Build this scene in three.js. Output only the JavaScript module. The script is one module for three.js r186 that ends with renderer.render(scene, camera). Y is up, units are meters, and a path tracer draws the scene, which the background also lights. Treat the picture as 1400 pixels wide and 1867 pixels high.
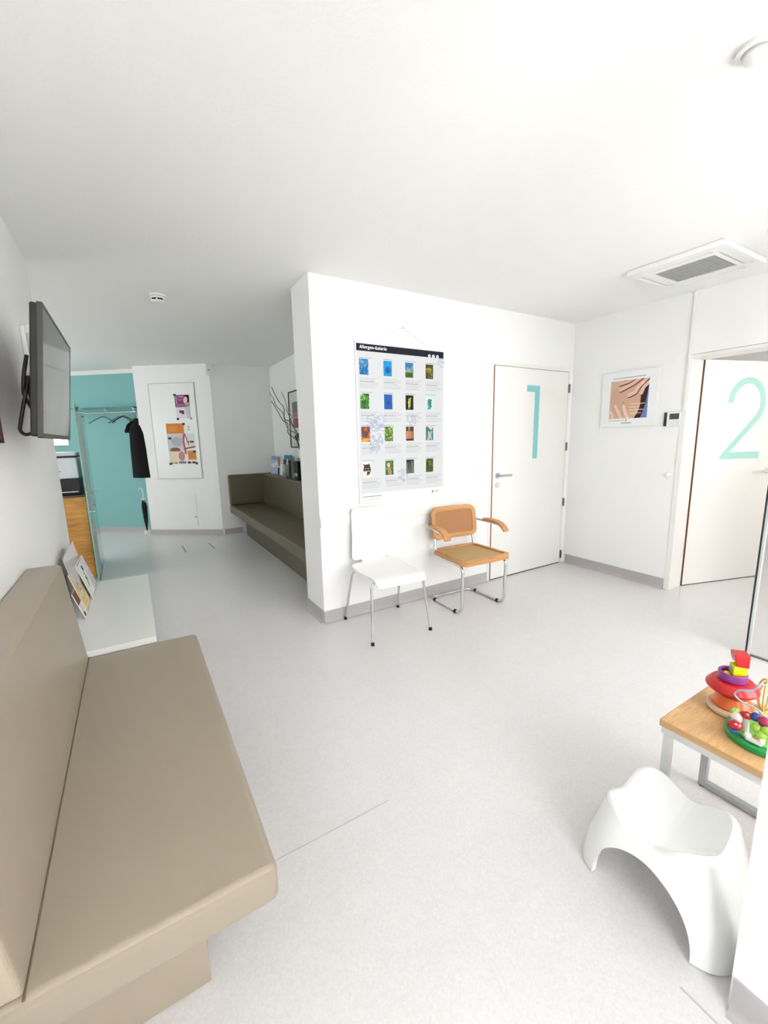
import * as THREE from 'three';
import { RoundedBoxGeometry } from 'three/addons/geometries/RoundedBoxGeometry.js';
import { mergeGeometries, toCreasedNormals } from 'three/addons/utils/BufferGeometryUtils.js';
import { RectAreaLightUniformsLib } from 'three/addons/lights/RectAreaLightUniformsLib.js';
import { Brush, Evaluator, SUBTRACTION } from 'three-bvh-csg';

// ---------------------------------------------------------------- camera, sky, light, exposure
const scene = new THREE.Scene();
const camera = new THREE.PerspectiveCamera(2 * Math.atan(933.5 / 761.57) * 180 / Math.PI, 1400 / 1867, 0.02, 100);
{
  const yaw = 0.5375, pitch = 0.1741, roll = -0.0214;
  const f = new THREE.Vector3(Math.sin(yaw) * Math.cos(pitch), -Math.sin(pitch), -Math.cos(yaw) * Math.cos(pitch));
  const r0 = new THREE.Vector3(Math.cos(yaw), 0, Math.sin(yaw));
  const u0 = new THREE.Vector3().crossVectors(r0, f);
  const r = r0.clone().multiplyScalar(Math.cos(roll)).addScaledVector(u0, Math.sin(roll));
  const u = u0.clone().multiplyScalar(Math.cos(roll)).addScaledVector(r0, -Math.sin(roll));
  camera.position.set(0, 1.3937, 0);
  camera.quaternion.setFromRotationMatrix(new THREE.Matrix4().makeBasis(r, u, f.clone().negate()));
}
scene.background = new THREE.Color(0.985, 0.99, 0.985);          // bright even overcast sky, seen and shining through the windows
scene.backgroundIntensity = 10;
const renderer = new THREE.WebGLRenderer({ antialias: true });
renderer.toneMapping = THREE.LinearToneMapping;
renderer.toneMappingExposure = 0.785;
renderer.shadowMap.enabled = true;
RectAreaLightUniformsLib.init();

// ---------------------------------------------------------------- helpers
const taken = {};
const numbered = n => { const k = taken[n] = (taken[n] ?? -1) + 1; return k ? `${n}_${String(k).padStart(3, '0')}` : n; };
const V3 = (x, y, z) => new THREE.Vector3(x, y, z), V2 = (x, y) => new THREE.Vector2(x, y);
function obj(name, geo, mat, parent = scene) {
  let g = Array.isArray(geo) ? mergeGeometries(geo.map(q => { const p = q.index ? q.toNonIndexed() : q; for (const k of Object.keys(p.attributes)) if (!['position', 'normal', 'uv'].includes(k)) p.deleteAttribute(k); return p; })) : geo;
  const m = new THREE.Mesh(g, mat);
  m.name = parent === scene ? numbered(name) : partName(name, parent);
  m.castShadow = m.receiveShadow = true; parent.add(m); return m;
}
function partName(name, parent) {
  const used = parent.children.map(c => c.name); let n = name, k = 0;
  while (used.includes(n)) n = `${name}_${String(++k).padStart(3, '0')}`;
  return n;
}
function tag(o, label, category, group) { Object.assign(o.userData, { label, category }); if (group) o.userData.group = group; return o; }
function thing(name, label, category, [x, y, z] = [0, 0, 0], turn = 0, group) {
  const o = new THREE.Group(); o.name = numbered(name); scene.add(o); o.position.set(x, y, z); o.rotation.y = turn;
  return tag(o, label, category, group);
}
function structGroup(name) { const o = new THREE.Group(); o.name = name; o.userData.kind = 'structure'; scene.add(o); return o; }
function struct(name, geo, mat) { const m = obj(name, geo, mat); m.userData.kind = 'structure'; return m; }
const bx = (x0, x1, y0, y1, z0, z1) => new THREE.BoxGeometry(x1 - x0, y1 - y0, z1 - z0).translate((x0 + x1) / 2, (y0 + y1) / 2, (z0 + z1) / 2);
const rb = (x0, x1, y0, y1, z0, z1, r = 0.004, s = 3) => new RoundedBoxGeometry(x1 - x0, y1 - y0, z1 - z0, s, r).translate((x0 + x1) / 2, (y0 + y1) / 2, (z0 + z1) / 2);
const cyl = (r0, r1, h, x, y, z, s = 32) => new THREE.CylinderGeometry(r0, r1, h, s).translate(x, y, z);
function path(pts, fillet = 0.03) {       // polyline with rounded corners
  const p = pts.map(q => V3(...q)), c = new THREE.CurvePath(); let last = p[0];
  for (let i = 1; i < p.length - 1; i++) {
    const a = p[i - 1], b = p[i], d = p[i + 1];
    const f = Math.min(fillet, a.distanceTo(b) * 0.49, b.distanceTo(d) * 0.49);
    const s = b.clone().lerp(a, f / a.distanceTo(b)), e = b.clone().lerp(d, f / b.distanceTo(d));
    c.add(new THREE.LineCurve3(last, s)); c.add(new THREE.QuadraticBezierCurve3(s, b, e)); last = e;
  }
  c.add(new THREE.LineCurve3(last, p[p.length - 1])); return c;
}
class Spaced extends THREE.Curve { constructor(c) { super(); this.c = c; } getPoint(t) { return this.c.getPointAt(Math.min(1, Math.max(0, t))); } }
function tubeOf(curve, r, seg = 80, rad = 14) {
  const g = new THREE.TubeGeometry(new Spaced(curve), seg, r, rad, false);
  const caps = [0, 1].map(t => { const p = curve.getPointAt(t), d = curve.getTangentAt(t).multiplyScalar(t ? 1 : -1); const q = new THREE.CircleGeometry(r, rad); q.applyQuaternion(new THREE.Quaternion().setFromUnitVectors(V3(0, 0, 1), d)); return q.translate(p.x, p.y, p.z); });
  return mergeGeometries([g, ...caps].map(q => q.toNonIndexed()));
}
const pipe = (pts, r, fillet = 0.03, seg = 80, rad = 14) => tubeOf(path(pts, fillet), r, seg, rad);
const spline = (pts, r, seg = 60, rad = 8) => tubeOf(new THREE.CatmullRomCurve3(pts.map(q => V3(...q))), r, seg, rad);
const rod = (a, b, r, rad = 12) => { const A = V3(...a), B = V3(...b), d = B.clone().sub(A), L = d.length(); const g = new THREE.CylinderGeometry(r, r, L, rad); g.applyQuaternion(new THREE.Quaternion().setFromUnitVectors(V3(0, 1, 0), d.normalize())); const m = A.add(B).multiplyScalar(0.5); return g.translate(m.x, m.y, m.z); };
function rrShape(x0, y0, x1, y1, r) {
  const s = new THREE.Shape(); s.moveTo(x0 + r, y0); s.lineTo(x1 - r, y0); s.absarc(x1 - r, y0 + r, r, -Math.PI / 2, 0); s.lineTo(x1, y1 - r); s.absarc(x1 - r, y1 - r, r, 0, Math.PI / 2);
  s.lineTo(x0 + r, y1); s.absarc(x0 + r, y1 - r, r, Math.PI / 2, Math.PI); s.lineTo(x0, y0 + r); s.absarc(x0 + r, y0 + r, r, Math.PI, 1.5 * Math.PI); return s;
}
const poly = pts => new THREE.Shape(pts.map(p => V2(...p)));
const extr = (shape, depth, bevel = 0, seg = 3, curve = 24) => new THREE.ExtrudeGeometry(shape, { depth, bevelEnabled: bevel > 0, bevelThickness: bevel, bevelSize: bevel, bevelOffset: -bevel, bevelSegments: seg, curveSegments: curve });
const lathe = (pts, s = 48) => new THREE.LatheGeometry(pts.map(p => V2(...p)), s);
function grid(nu, nv, f) {               // closed-form surface with smooth normals; f(u, v) -> [x, y, z]
  const pos = [], uv = [], idx = [];
  for (let j = 0; j <= nv; j++) for (let i = 0; i <= nu; i++) { pos.push(...f(i / nu, j / nv)); uv.push(i / nu, j / nv); }
  for (let j = 0; j < nv; j++) for (let i = 0; i < nu; i++) { const a = j * (nu + 1) + i, b = a + 1, c = a + nu + 1, d = c + 1; idx.push(a, b, d, a, d, c); }
  const g = new THREE.BufferGeometry(); g.setAttribute('position', new THREE.Float32BufferAttribute(pos, 3)); g.setAttribute('uv', new THREE.Float32BufferAttribute(uv, 2)); g.setIndex(idx); g.computeVertexNormals(); return g;
}
function uvBox(g, s = 1) {               // uv in metres, chosen by the way the face points
  g = g.index ? g.toNonIndexed() : g; const p = g.attributes.position, n = g.attributes.normal, uv = new Float32Array(p.count * 2);
  for (let i = 0; i < p.count; i++) { const ax = Math.abs(n.getX(i)), ay = Math.abs(n.getY(i)), az = Math.abs(n.getZ(i)); const [a, b] = ay > ax && ay > az ? [p.getX(i), p.getZ(i)] : ax > az ? [p.getZ(i), p.getY(i)] : [p.getX(i), p.getY(i)]; uv[2 * i] = a / s; uv[2 * i + 1] = b / s; }
  g.setAttribute('uv', new THREE.BufferAttribute(uv, 2)); return g;
}
let seed = 7; const rnd = () => { seed = (seed * 1664525 + 1013904223) >>> 0; return seed / 4294967296; };
function noise2(n, cells, s) {           // tiling value noise, n x n, 0..1
  const r = new Float32Array(cells * cells); let q = s; for (let i = 0; i < r.length; i++) { q = (q * 1664525 + 1013904223) >>> 0; r[i] = q / 4294967296; }
  const o = new Float32Array(n * n), sm = t => t * t * (3 - 2 * t);
  for (let y = 0; y < n; y++) for (let x = 0; x < n; x++) { const fx = x / n * cells, fy = y / n * cells, x0 = Math.floor(fx), y0 = Math.floor(fy), a = sm(fx - x0), b = sm(fy - y0), x1 = (x0 + 1) % cells, y1 = (y0 + 1) % cells; o[y * n + x] = (r[y0 * cells + x0] * (1 - a) + r[y0 * cells + x1] * a) * (1 - b) + (r[y1 * cells + x0] * (1 - a) + r[y1 * cells + x1] * a) * b; }
  return o;
}
function dataTex(n, fn, srgb, rep = 1) {
  const d = new Uint8Array(n * n * 4);
  for (let i = 0; i < n * n; i++) { const c = fn(i % n, Math.floor(i / n), i); d[4 * i] = c[0]; d[4 * i + 1] = c[1]; d[4 * i + 2] = c[2]; d[4 * i + 3] = c[3] ?? 255; }
  const t = new THREE.DataTexture(d, n, n); t.wrapS = t.wrapT = THREE.RepeatWrapping; t.magFilter = t.minFilter = THREE.LinearFilter; if (srgb) t.colorSpace = THREE.SRGBColorSpace; t.repeat.set(rep, rep); t.needsUpdate = true; return t;
}
function canvasTex(w, h, draw) {
  const c = document.createElement('canvas'); c.width = w; c.height = h; const x = c.getContext('2d'); draw(x, w, h);
  const t = new THREE.CanvasTexture(c); t.colorSpace = THREE.SRGBColorSpace; t.magFilter = THREE.LinearFilter; return t;
}
const cl = v => Math.max(0, Math.min(255, v));

// ---------------------------------------------------------------- materials
const M = (color, roughness = 0.5, extra = {}) => new THREE.MeshStandardMaterial({ color, roughness, ...extra });
const MP = (color, roughness, extra = {}) => new THREE.MeshPhysicalMaterial({ color, roughness, ...extra });
const nA = noise2(512, 128, 11), nB = noise2(512, 16, 23), nC = noise2(512, 256, 5);
const plasterBump = dataTex(512, (x, y, i) => { const v = cl(150 * nA[i] + 60 * nC[i] + 45 * nB[i]); return [v, v, v]; });
const floorTex = dataTex(512, (x, y, i) => { const v = 8 * (nC[i] - 0.5) + 5 * (nA[i] - 0.5) + 2 * (nB[i] - 0.5); return [cl(226 + v), cl(224 + v), cl(224 + v)]; }, true);
const leatherBump = dataTex(512, (x, y, i) => { const v = cl(255 * (0.55 * nC[i] + 0.45 * nA[i])); return [v, v, v]; }, false, 5);
const nW = noise2(512, 64, 77), nW2 = noise2(512, 8, 41);
const woodMap = (r, g, b, k) => dataTex(512, (x, y, i) => { const w = nW[((y % 512) * 512) + ((x >> 3) % 512)], f = nC[y * 512 + (x >> 4)], l = nW2[i]; const v = k * (0.5 * (w - 0.5) + 0.7 * (f - 0.5) + 0.5 * (l - 0.5)); return [cl(r + v), cl(g + v * 0.85), cl(b + v * 0.65)]; }, true);
const wallMat = M(0xf7f7f6, 0.85, { bumpMap: plasterBump, bumpScale: 0.0006 });
const ceilMat = M(0xf7f7f5, 0.9, { bumpMap: plasterBump, bumpScale: 0.0008 });
const tealMat = M(0x86bcbb, 0.8, { bumpMap: plasterBump, bumpScale: 0.0006 });
const floorMat = MP(0xffffff, 0.25, { map: floorTex, specularIntensity: 0.6 });
const skirtMat = M(0xb9b5b7, 0.45, { bumpMap: plasterBump, bumpScale: 0.0001 });
const seamMat = M(0xc6c3c4, 0.6);
const whitePaint = M(0xf0f0ec, 0.4), whiteLam = M(0xf2f2ee, 0.25), whitePlastic = M(0xf4f4f2, 0.3), greyPlastic = M(0xa9aba6, 0.5), darkPlastic = M(0x191918, 0.45), black = M(0x0c0c0d, 0.5);
const chrome = M(0xd6d8da, 0.12, { metalness: 1 }), steel = M(0xb9bcbd, 0.32, { metalness: 1 }), steelWhite = M(0xe6e7e6, 0.35, { metalness: 0.1 });
const vinylTan = MP(0xa99d8b, 0.3, { bumpMap: leatherBump, bumpScale: 0.0004, specularIntensity: 0.8 });
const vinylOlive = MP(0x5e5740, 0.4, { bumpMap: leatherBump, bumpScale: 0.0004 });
const beech = M(0xffffff, 0.38, { map: woodMap(206, 152, 96, 40) });
const beechTable = M(0xffffff, 0.4, { map: woodMap(218, 174, 122, 30) });
const oakDesk = M(0xffffff, 0.45, { map: woodMap(216, 156, 78, 44) });
const brownEdge = M(0x8a5a3a, 0.5), gapShade = M(0x4a3a33, 0.8);  // the darker one is painted shade for the gaps under the doors
const turquoise = M(0x86cfd0, 0.5), mint = M(0xaadfd6, 0.5);
const glassMat = MP(0xffffff, 0.02, { transmission: 1, thickness: 0, ior: 1.5 });
const glassTint = MP(0xcfe9e2, 0.04, { transmission: 1, thickness: 0, ior: 1.5 });
const frosted = MP(0xb9cfc9, 0.7, { transmission: 0.25, thickness: 0 });
const acrylic = MP(0xffffff, 0.03, { transmission: 1, thickness: 0, ior: 1.4 });

// ================================================================ THE SETTING
const HC = 2.4986;
const uvp = g => uvBox(g, 1.2);
const floor = struct('floor', [uvBox(bx(-3.4, 7.2, -0.12, 0, -10.2, 1.45), 0.9)], floorMat);
struct('ceiling', [uvp(bx(-3.4, 7.2, HC, HC + 0.14, -10.2, 1.45))], ceilMat);
for (const [a, b, w] of [[[0.19, -1.2165], [0.72, -1.2165], 0.004], [[1.055, -0.345], [1.045, 0.6], 0.005], [[0.469, -6.227], [0.473, -5.811], 0.012], [[0.80, -6.177], [0.819, -5.799], 0.012]]) {
  const L = Math.hypot(b[0] - a[0], b[1] - a[1]);
  const g = new THREE.BoxGeometry(L, 0.001, w).rotateY(-Math.atan2(b[1] - a[1], b[0] - a[0])).translate((a[0] + b[0]) / 2, 0.0006, (a[1] + b[1]) / 2);
  obj('weld_seam', g, w > 0.01 ? M(0x6f6d6d, 0.8) : seamMat, floor);
}
struct('wall_left', [uvp(bx(-0.54, -0.42, 0, HC, -3.47, 0.95))], wallMat);
struct('wall_reception', [uvp(bx(-3.28, -0.54, 0, HC, -3.47, -3.35))], wallMat);
struct('wall_reception_side', [uvp(bx(-3.4, -3.28, 0, HC, -10.1, -6.6)), uvp(bx(-3.4, -3.28, 0, 0.9, -6.6, -4.6)), uvp(bx(-3.4, -3.28, 2.3, HC, -6.6, -4.6)), uvp(bx(-3.4, -3.28, 0, HC, -4.6, -3.35))], wallMat);
struct('wall_center', [uvp(bx(1.142, 2.842, 0, HC, -3.189, -2.843)), uvp(bx(2.842, 3.965, 2.055, HC, -3.189, -2.843)), uvp(bx(3.965, 4.203, 0, HC, -3.189, -2.843)), uvp(bx(2.842, 3.965, 0, 2.055, -3.189, -2.95))], wallMat);
struct('wall_right', [uvp(bx(4.003, 4.203, 0, HC, -2.843, -1.782)), uvp(bx(4.003, 4.203, 2.015, HC, -1.782, -0.82)), uvp(bx(4.003, 4.203, 0, HC, -0.82, 0.95))], wallMat);
struct('wall_back', [uvp(bx(1.08, 2.07, 0, HC, -6.72, -6.6))], wallMat);
struct('wall_waiting', [uvp(bx(1.95, 2.07, 0, HC, -6.6, -3.189))], wallMat);
{ // slanted white wall beside the cloakroom niche
  const s = poly([[0.147, 7.27], [1.08, 6.6], [1.2, 6.72], [1.2, 6.86], [0.35, 7.33], [0.20, 7.46]]);
  struct('wall_slanted', [uvp(extr(s, HC).rotateX(-Math.PI / 2))], wallMat);
}
// the teal wall runs at an angle: tp(u, y, n) = u metres to the left along it, n metres out from it
const T0 = [0.35, -7.35], TU = [-0.781, -0.6245], TN = [-0.6245, 0.781];
const TANG = -Math.atan2(0.6245, 0.781);                 // turn so that local +x runs to the right along the wall and +z out of it
const tp = (u, y, n) => [T0[0] + TU[0] * u + TN[0] * n, y, T0[1] + TU[1] * u + TN[1] * n];
const onTeal = g => { const m = new THREE.Matrix4().makeBasis(V3(-TU[0], 0, -TU[1]), V3(0, 1, 0), V3(TN[0], 0, TN[1])); m.setPosition(T0[0], 0, T0[1]); return g.applyMatrix4(m); };
const TW0 = 1.50, TW1 = 3.4, TWB = 1.34, TWT = 2.34;     // reception window in the teal wall
struct('wall_teal', [[-TW0, 0.0, 0, HC - 0.06], [-4.75, -TW1, 0, HC - 0.06], [-TW1, -TW0, 0, TWB], [-TW1, -TW0, TWT, HC - 0.06]].map(([a, b, c, d]) => onTeal(uvp(bx(a, b, c, d, -0.14, 0)))), tealMat);
struct('trim_2', [onTeal(bx(-4.75, 0, HC - 0.06, HC, -0.14, 0.006))], whitePaint);
const SLANT = -Math.atan2(0.5833, 0.8123), SU = [0.8123, 0.5833], SN = [-0.5833, 0.8123];
const sp = (u, y, n) => [0.147 + SU[0] * u + SN[0] * n, y, -7.27 + SU[1] * u + SN[1] * n];
function windowAt(name, place, w, h, frameMat, bars = 1, d = 0.07) {   // local: x 0..w, y 0..h, z 0..d
  const g = structGroup(name), t = 0.06, fr = [bx(0, w, 0, t, 0, d), bx(0, w, h - t, h, 0, d), bx(0, t, t, h - t, 0, d), bx(w - t, w, t, h - t, 0, d)];
  for (let i = 1; i <= bars; i++) fr.push(bx(w * i / (bars + 1) - 0.035, w * i / (bars + 1) + 0.035, t, h - t, 0, d));
  obj('window_frame', fr.map(place), frameMat, g);
  for (let i = 0; i <= bars; i++) obj('pane', place(bx(w * i / (bars + 1) + 0.036, w * (i + 1) / (bars + 1) - 0.036, t + 0.001, h - t - 0.001, d / 2 - 0.003, d / 2 + 0.003)), glassMat, g);
  return g;
}
windowAt('window_1', g => onTeal(g.translate(-TW1, TWB, -0.12)), TW1 - TW0, TWT - TWB, M(0x8fb3b8, 0.5), 1);
windowAt('window_5', g => g.rotateY(Math.PI / 2).translate(-3.38, 0.9, -4.6), 2.0, 1.4, whitePaint, 1);
// the facade behind the camera, with its windows
const ZF = 0.95, W3 = [1.5, 3.2, 0.5, 2.36], W2 = -0.08;
struct('wall_front', [uvp(bx(-0.54, W2, 0, HC, ZF, ZF + 0.15)), uvp(bx(W2, 1.0, 0, 0.1, ZF, ZF + 0.15)), uvp(bx(W2, 1.0, 2.4, HC, ZF, ZF + 0.15)), uvp(bx(1.0, W3[0], 0, HC, ZF, ZF + 0.15)), uvp(bx(W3[0], W3[1], 0, W3[2], ZF, ZF + 0.15)), uvp(bx(W3[0], W3[1], W3[3], HC, ZF, ZF + 0.15)), uvp(bx(W3[1], 4.203, 0, HC, ZF, ZF + 0.15))], wallMat);
windowAt('window_2', g => g.translate(W2, 0.1, ZF + 0.04), 1.0 - W2, 2.3, whitePaint, 1);
windowAt('window_3', g => g.translate(W3[0], W3[2], ZF + 0.04), W3[1] - W3[0], W3[3] - W3[2], whitePaint, 1);
// room 2 behind the open door
struct('wall_room_back', [uvp(bx(4.203, 7.0, 0, HC, -2.963, -2.843))], wallMat);
struct('wall_room_side', [uvp(bx(7.0, 7.12, 0, HC, -2.963, 0.62))], wallMat);
struct('wall_room_front', [uvp(bx(4.203, 5.2, 0, HC, 0.5, 0.62)), uvp(bx(5.2, 6.4, 0, 0.9, 0.5, 0.62)), uvp(bx(5.2, 6.4, 2.3, HC, 0.5, 0.62)), uvp(bx(6.4, 7.0, 0, HC, 0.5, 0.62))], wallMat);
windowAt('window_4', g => g.translate(5.2, 0.9, 0.53), 1.2, 1.4, whitePaint, 1);
{ // unseen warm fill lamp, added to tint the open leaf of door 2
  const t = thing('warm_fill_lamp', 'added unseen flat square fill lamp that warms the room behind door 2', 'ceiling lamp', [5.3, HC, -0.4]);
  obj('housing', rb(-0.31, 0.31, -0.05, -0.001, -0.31, 0.31, 0.006), whitePlastic, t);
  obj('diffuser', bx(-0.29, 0.29, -0.056, -0.0502, -0.29, 0.29), M(0xfff4e6, 0.6, { emissive: 0xffe0c0, emissiveIntensity: 1.2 }), t);
  const l = new THREE.RectAreaLight(0xffe0cc, 9, 0.56, 0.56); l.position.set(0, -0.062, 0); l.rotation.x = -Math.PI / 2; t.add(l);
}
// partition that the nook with the children's table lies behind
struct('wall_partition', [uvp(bx(1.115, 1.235, 0, HC, -0.268, 0.12))], wallMat);
// coved vinyl skirting
function skirt(name, a, b, nx, nz, h = 0.095) {          // runs from a to b (xz) with the room on the (nx, nz) side
  const s = new THREE.Shape(); s.moveTo(0, 0); s.lineTo(0.03, 0); s.quadraticCurveTo(0.008, 0.002, 0.007, 0.03); s.lineTo(0.006, h); s.lineTo(0, h); s.lineTo(0, 0);
  const L = Math.hypot(b[0] - a[0], b[1] - a[1]), g = extr(s, L, 0, 1, 8);
  const d = V3((b[0] - a[0]) / L, 0, (b[1] - a[1]) / L), n = V3(nx, 0, nz), flip = V3().crossVectors(n, V3(0, 1, 0)).dot(d) < 0;
  const m = new THREE.Matrix4().makeBasis(n, V3(0, 1, 0), flip ? d.clone().negate() : d); m.setPosition(flip ? b[0] : a[0], 0, flip ? b[1] : a[1]);
  return struct(name, g.applyMatrix4(m), skirtMat);
}
skirt('baseboard_center', [1.142, -2.843], [2.836, -2.843], 0, 1);
skirt('baseboard_pillar', [1.142, -2.849], [1.142, -3.189], -1, 0);
skirt('baseboard_right', [4.003, -2.815], [4.003, -1.81], -1, 0);
skirt('baseboard_back', [1.1, -6.6], [1.37, -6.6], 0, 1, 0.085);
skirt('baseboard_slanted', [0.147, -7.27], [1.08, -6.6], -0.5833, 0.8123, 0.085);
skirt('baseboard_teal', tp(0.02, 0, 0).filter((_, i) => i !== 1), tp(2.2, 0, 0).filter((_, i) => i !== 1), TN[0], TN[1], 0.085);
skirt('baseboard_partition', [1.115, -0.262], [1.115, 0.115], -1, 0);
struct('trim_1', [rb(1.142, 2.80, 0.748, 0.828, -2.843, -2.829, 0.004)], whitePaint);

// doors
{
  const d = structGroup('door_1'), z = -2.843;
  const fr = obj('door_frame', [rb(2.842, 2.874, 0, 2.055, z - 0.06, z + 0.004, 0.003), rb(3.937, 3.965, 0, 2.055, z - 0.06, z + 0.004, 0.003), rb(2.874, 3.937, 2.025, 2.055, z - 0.06, z + 0.004, 0.003)], whitePaint, d);
  obj('frame_seal', bx(2.8755, 2.8885, 0.006, 2.021, z - 0.05, z + 0.0025), brownEdge, d);
  const leaf = obj('door_leaf', rb(2.889, 3.933, 0.009, 2.021, z - 0.04, z + 0.002, 0.002), whiteLam, d);
  const num = obj('door_number', extr(poly([[3.428, 1.165], [3.497, 1.165], [3.5, 1.868], [3.319, 1.868], [3.319, 1.808], [3.432, 1.808]]), 0.0012).translate(0, 0, z + 0.0025), turquoise, d);
  num.userData.label = 'large turquoise numeral 1';
  const hd = obj('door_handle', [cyl(0.026, 0.026, 0.008, 0, 0, 0).rotateX(Math.PI / 2).translate(2.951, 1.025, z + 0.006), pipe([[2.951, 1.025, z + 0.006], [2.951, 1.025, z + 0.055], [3.085, 1.025, z + 0.055]], 0.0095, 0.02)], steel, d);
  obj('lock_rosette', [cyl(0.026, 0.026, 0.008, 0, 0, 0).rotateX(Math.PI / 2).translate(2.951, 0.935, z + 0.006), bx(2.948, 2.954, 0.925, 0.945, z + 0.009, z + 0.012)], M(0xd9d5d0, 0.4, { metalness: 0.3 }), d);
  for (const y of [1.86, 1.27, 0.68, 0.1]) obj('hinge', [cyl(0.009, 0.009, 0.085, 3.941, y, z + 0.014, 12), rod([3.941, y - 0.003, z + 0.014], [3.941, y + 0.003, z + 0.014], 0.0105)], M(0x6d6f70, 0.35, { metalness: 0.9 }), d);
  obj('floor_gap_shade', bx(2.889, 3.933, 0.0005, 0.008, z - 0.038, z - 0.001), gapShade, d);  // solid dark strip standing in for the shade beneath the leaf
}
{
  const d = structGroup('door_2');
  obj('door_frame', [rb(3.995, 4.205, 0, 2.012, -1.80, -1.758, 0.003), rb(3.995, 4.205, 1.985, 2.012, -1.758, -0.84, 0.003), rb(3.995, 4.205, 0, 2.012, -0.84, -0.80, 0.003)], whitePaint, d);
  // leaf swung open into room 2: local x along the leaf from the hinge, z out of the face that is seen
  const m = new THREE.Matrix4().makeBasis(V3(0.956, 0, 0.292), V3(0, 1, 0), V3(-0.292, 0, 0.956)); m.setPosition(4.212, 0, -1.75);
  const on = g => g.applyMatrix4(m);
  obj('door_leaf', on(rb(0.004, 0.93, 0.008, 1.99, -0.05, 0, 0.002)), whiteLam, d);
  const e = obj('leaf_edge', on(bx(0.0005, 0.004, 0.008, 1.99, -0.0495, -0.0005)), brownEdge, d); e.userData.label = 'bare brown edge of the open door leaf';
  const st = [];                                       // the numeral 2 as an outline: arc, neck, foot
  const R = 0.215, r = 0.157, cx = 0.515, cy = 1.635, out = [], inn = [];
  for (let i = 0; i <= 40; i++) { const a = Math.PI - i / 40 * (Math.PI + 0.62); out.push([cx + R * Math.cos(a), cy + R * 1.02 * Math.sin(a)]); inn.push([cx + r * Math.cos(a), cy + r * 1.05 * Math.sin(a)]); }
  const s = poly([...out, [0.375, 1.208], [0.728, 1.208], [0.728, 1.148], [0.272, 1.148], [0.275, 1.178], ...inn.reverse()]);
  const n2 = obj('door_number', on(extr(s, 0.0012).translate(0, 0, 0.0006)), mint, d); n2.userData.label = 'large mint green numeral 2';
  obj('door_handle', [cyl(0.026, 0.026, 0.008, 0, 0, 0).rotateX(Math.PI / 2).translate(0.86, 1.03, 0.004), pipe([[0.86, 1.03, 0.004], [0.86, 1.03, 0.055], [0.73, 1.03, 0.055]], 0.0095, 0.02)].map(on), steelWhite, d);
  obj('floor_gap_shade', on(bx(0.006, 0.93, 0.0005, 0.007, -0.048, -0.002)), gapShade, d);  // shade below the open leaf, drawn as a dark strip
}
// ================================================================ THINGS: near bench, side table, wall things
{
  const t = thing('bench', 'long tan vinyl bench in the foreground under the television', 'bench', [-0.1, 0, -1.5]);
  const o = g => g.translate(0.1, 0, 1.5);
  obj('plinth', o(rb(-0.415, 0.034, 0, 0.36, -2.16, -0.992, 0.004)), vinylTan, t);
  obj('seat', o(rb(-0.415, 0.186, 0.356, 0.45, -2.19, -0.808, 0.022, 6)), vinylTan, t);
  const s = poly([[-0.414, 0.45], [-0.262, 0.45], [-0.304, 0.886], [-0.318, 0.897], [-0.414, 0.897]]);
  obj('backrest', o(extr(s, 1.372 - 0.03, 0.015, 5).translate(0, 0, -2.19 + 0.015)), vinylTan, t);
  obj('seam', o(rod([-0.2605, 0.4495, -2.185], [-0.2605, 0.4495, -0.815], 0.0025, 6)), M(0x6e6248, 0.7), t);
}
{
  const t = thing('low_cabinet', 'long low white cabinet beyond the far end of the tan bench', 'cabinet', [-0.2, 0, -2.77]);
  const o = g => g.translate(0.2, 0, 2.77);
  obj('top_panel', o(rb(-0.417, 0.012, 0.444, 0.474, -3.345, -2.196, 0.002)), whiteLam, t);
  obj('side_panel', o(rb(-0.41, 0.0, 0.03, 0.443, -3.335, -3.317, 0.002)), whiteLam, t);
  obj('side_panel', o(rb(-0.41, 0.0, 0.03, 0.443, -2.222, -2.204, 0.002)), whiteLam, t);
  for (const [a, b] of [[-3.315, -2.771], [-2.769, -2.224]]) obj('door', o(rb(-0.012, 0.004, 0.034, 0.44, a, b, 0.002)), whiteLam, t);
  obj('plinth', o(bx(-0.41, -0.03, 0, 0.03, -3.33, -2.21)), greyPlastic, t);
  obj('back_panel', o(bx(-0.416, -0.41, 0.03, 0.443, -3.335, -2.204)), whiteLam, t);
}
// printed matter leaning against the wall on the cabinet: a slab from (x0, y0) up to (x1, y1), z0..z1
function leaning(parent, name, x0, y0, x1, y1, z0, z1, th, mat) {
  const L = Math.hypot(x1 - x0, y1 - y0), a = Math.atan2(y1 - y0, x1 - x0), zc = (z0 + z1) / 2, g = new THREE.BoxGeometry(L, th, z1 - z0).translate(L / 2, 0, 0);
  const p = g.attributes.position, uv = g.attributes.uv, n = g.attributes.normal;
  for (let i = 0; i < p.count; i++) uv.setXY(i, ((z1 - z0) / 2 - p.getZ(i)) / (z1 - z0), Math.abs(n.getY(i)) > 0.5 ? p.getX(i) / L : 0.02);
  const m = obj(name, g, mat, parent), o = parent === scene ? V3() : parent.position; m.rotation.z = a; m.position.set(x0 - o.x, y0 - o.y, zc - o.z); return m;
}
const paper = tex => M(0xffffff, 0.8, { map: tex });
const greyLines = (x, x0, y0, w, n, dy, col = '#b9bcc0', h = 3) => { x.fillStyle = col; for (let i = 0; i < n; i++) x.fillRect(x0, y0 + i * dy, w * (0.7 + 0.3 * Math.abs(Math.sin(i * 2.3 + x0))), h); };
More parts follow.
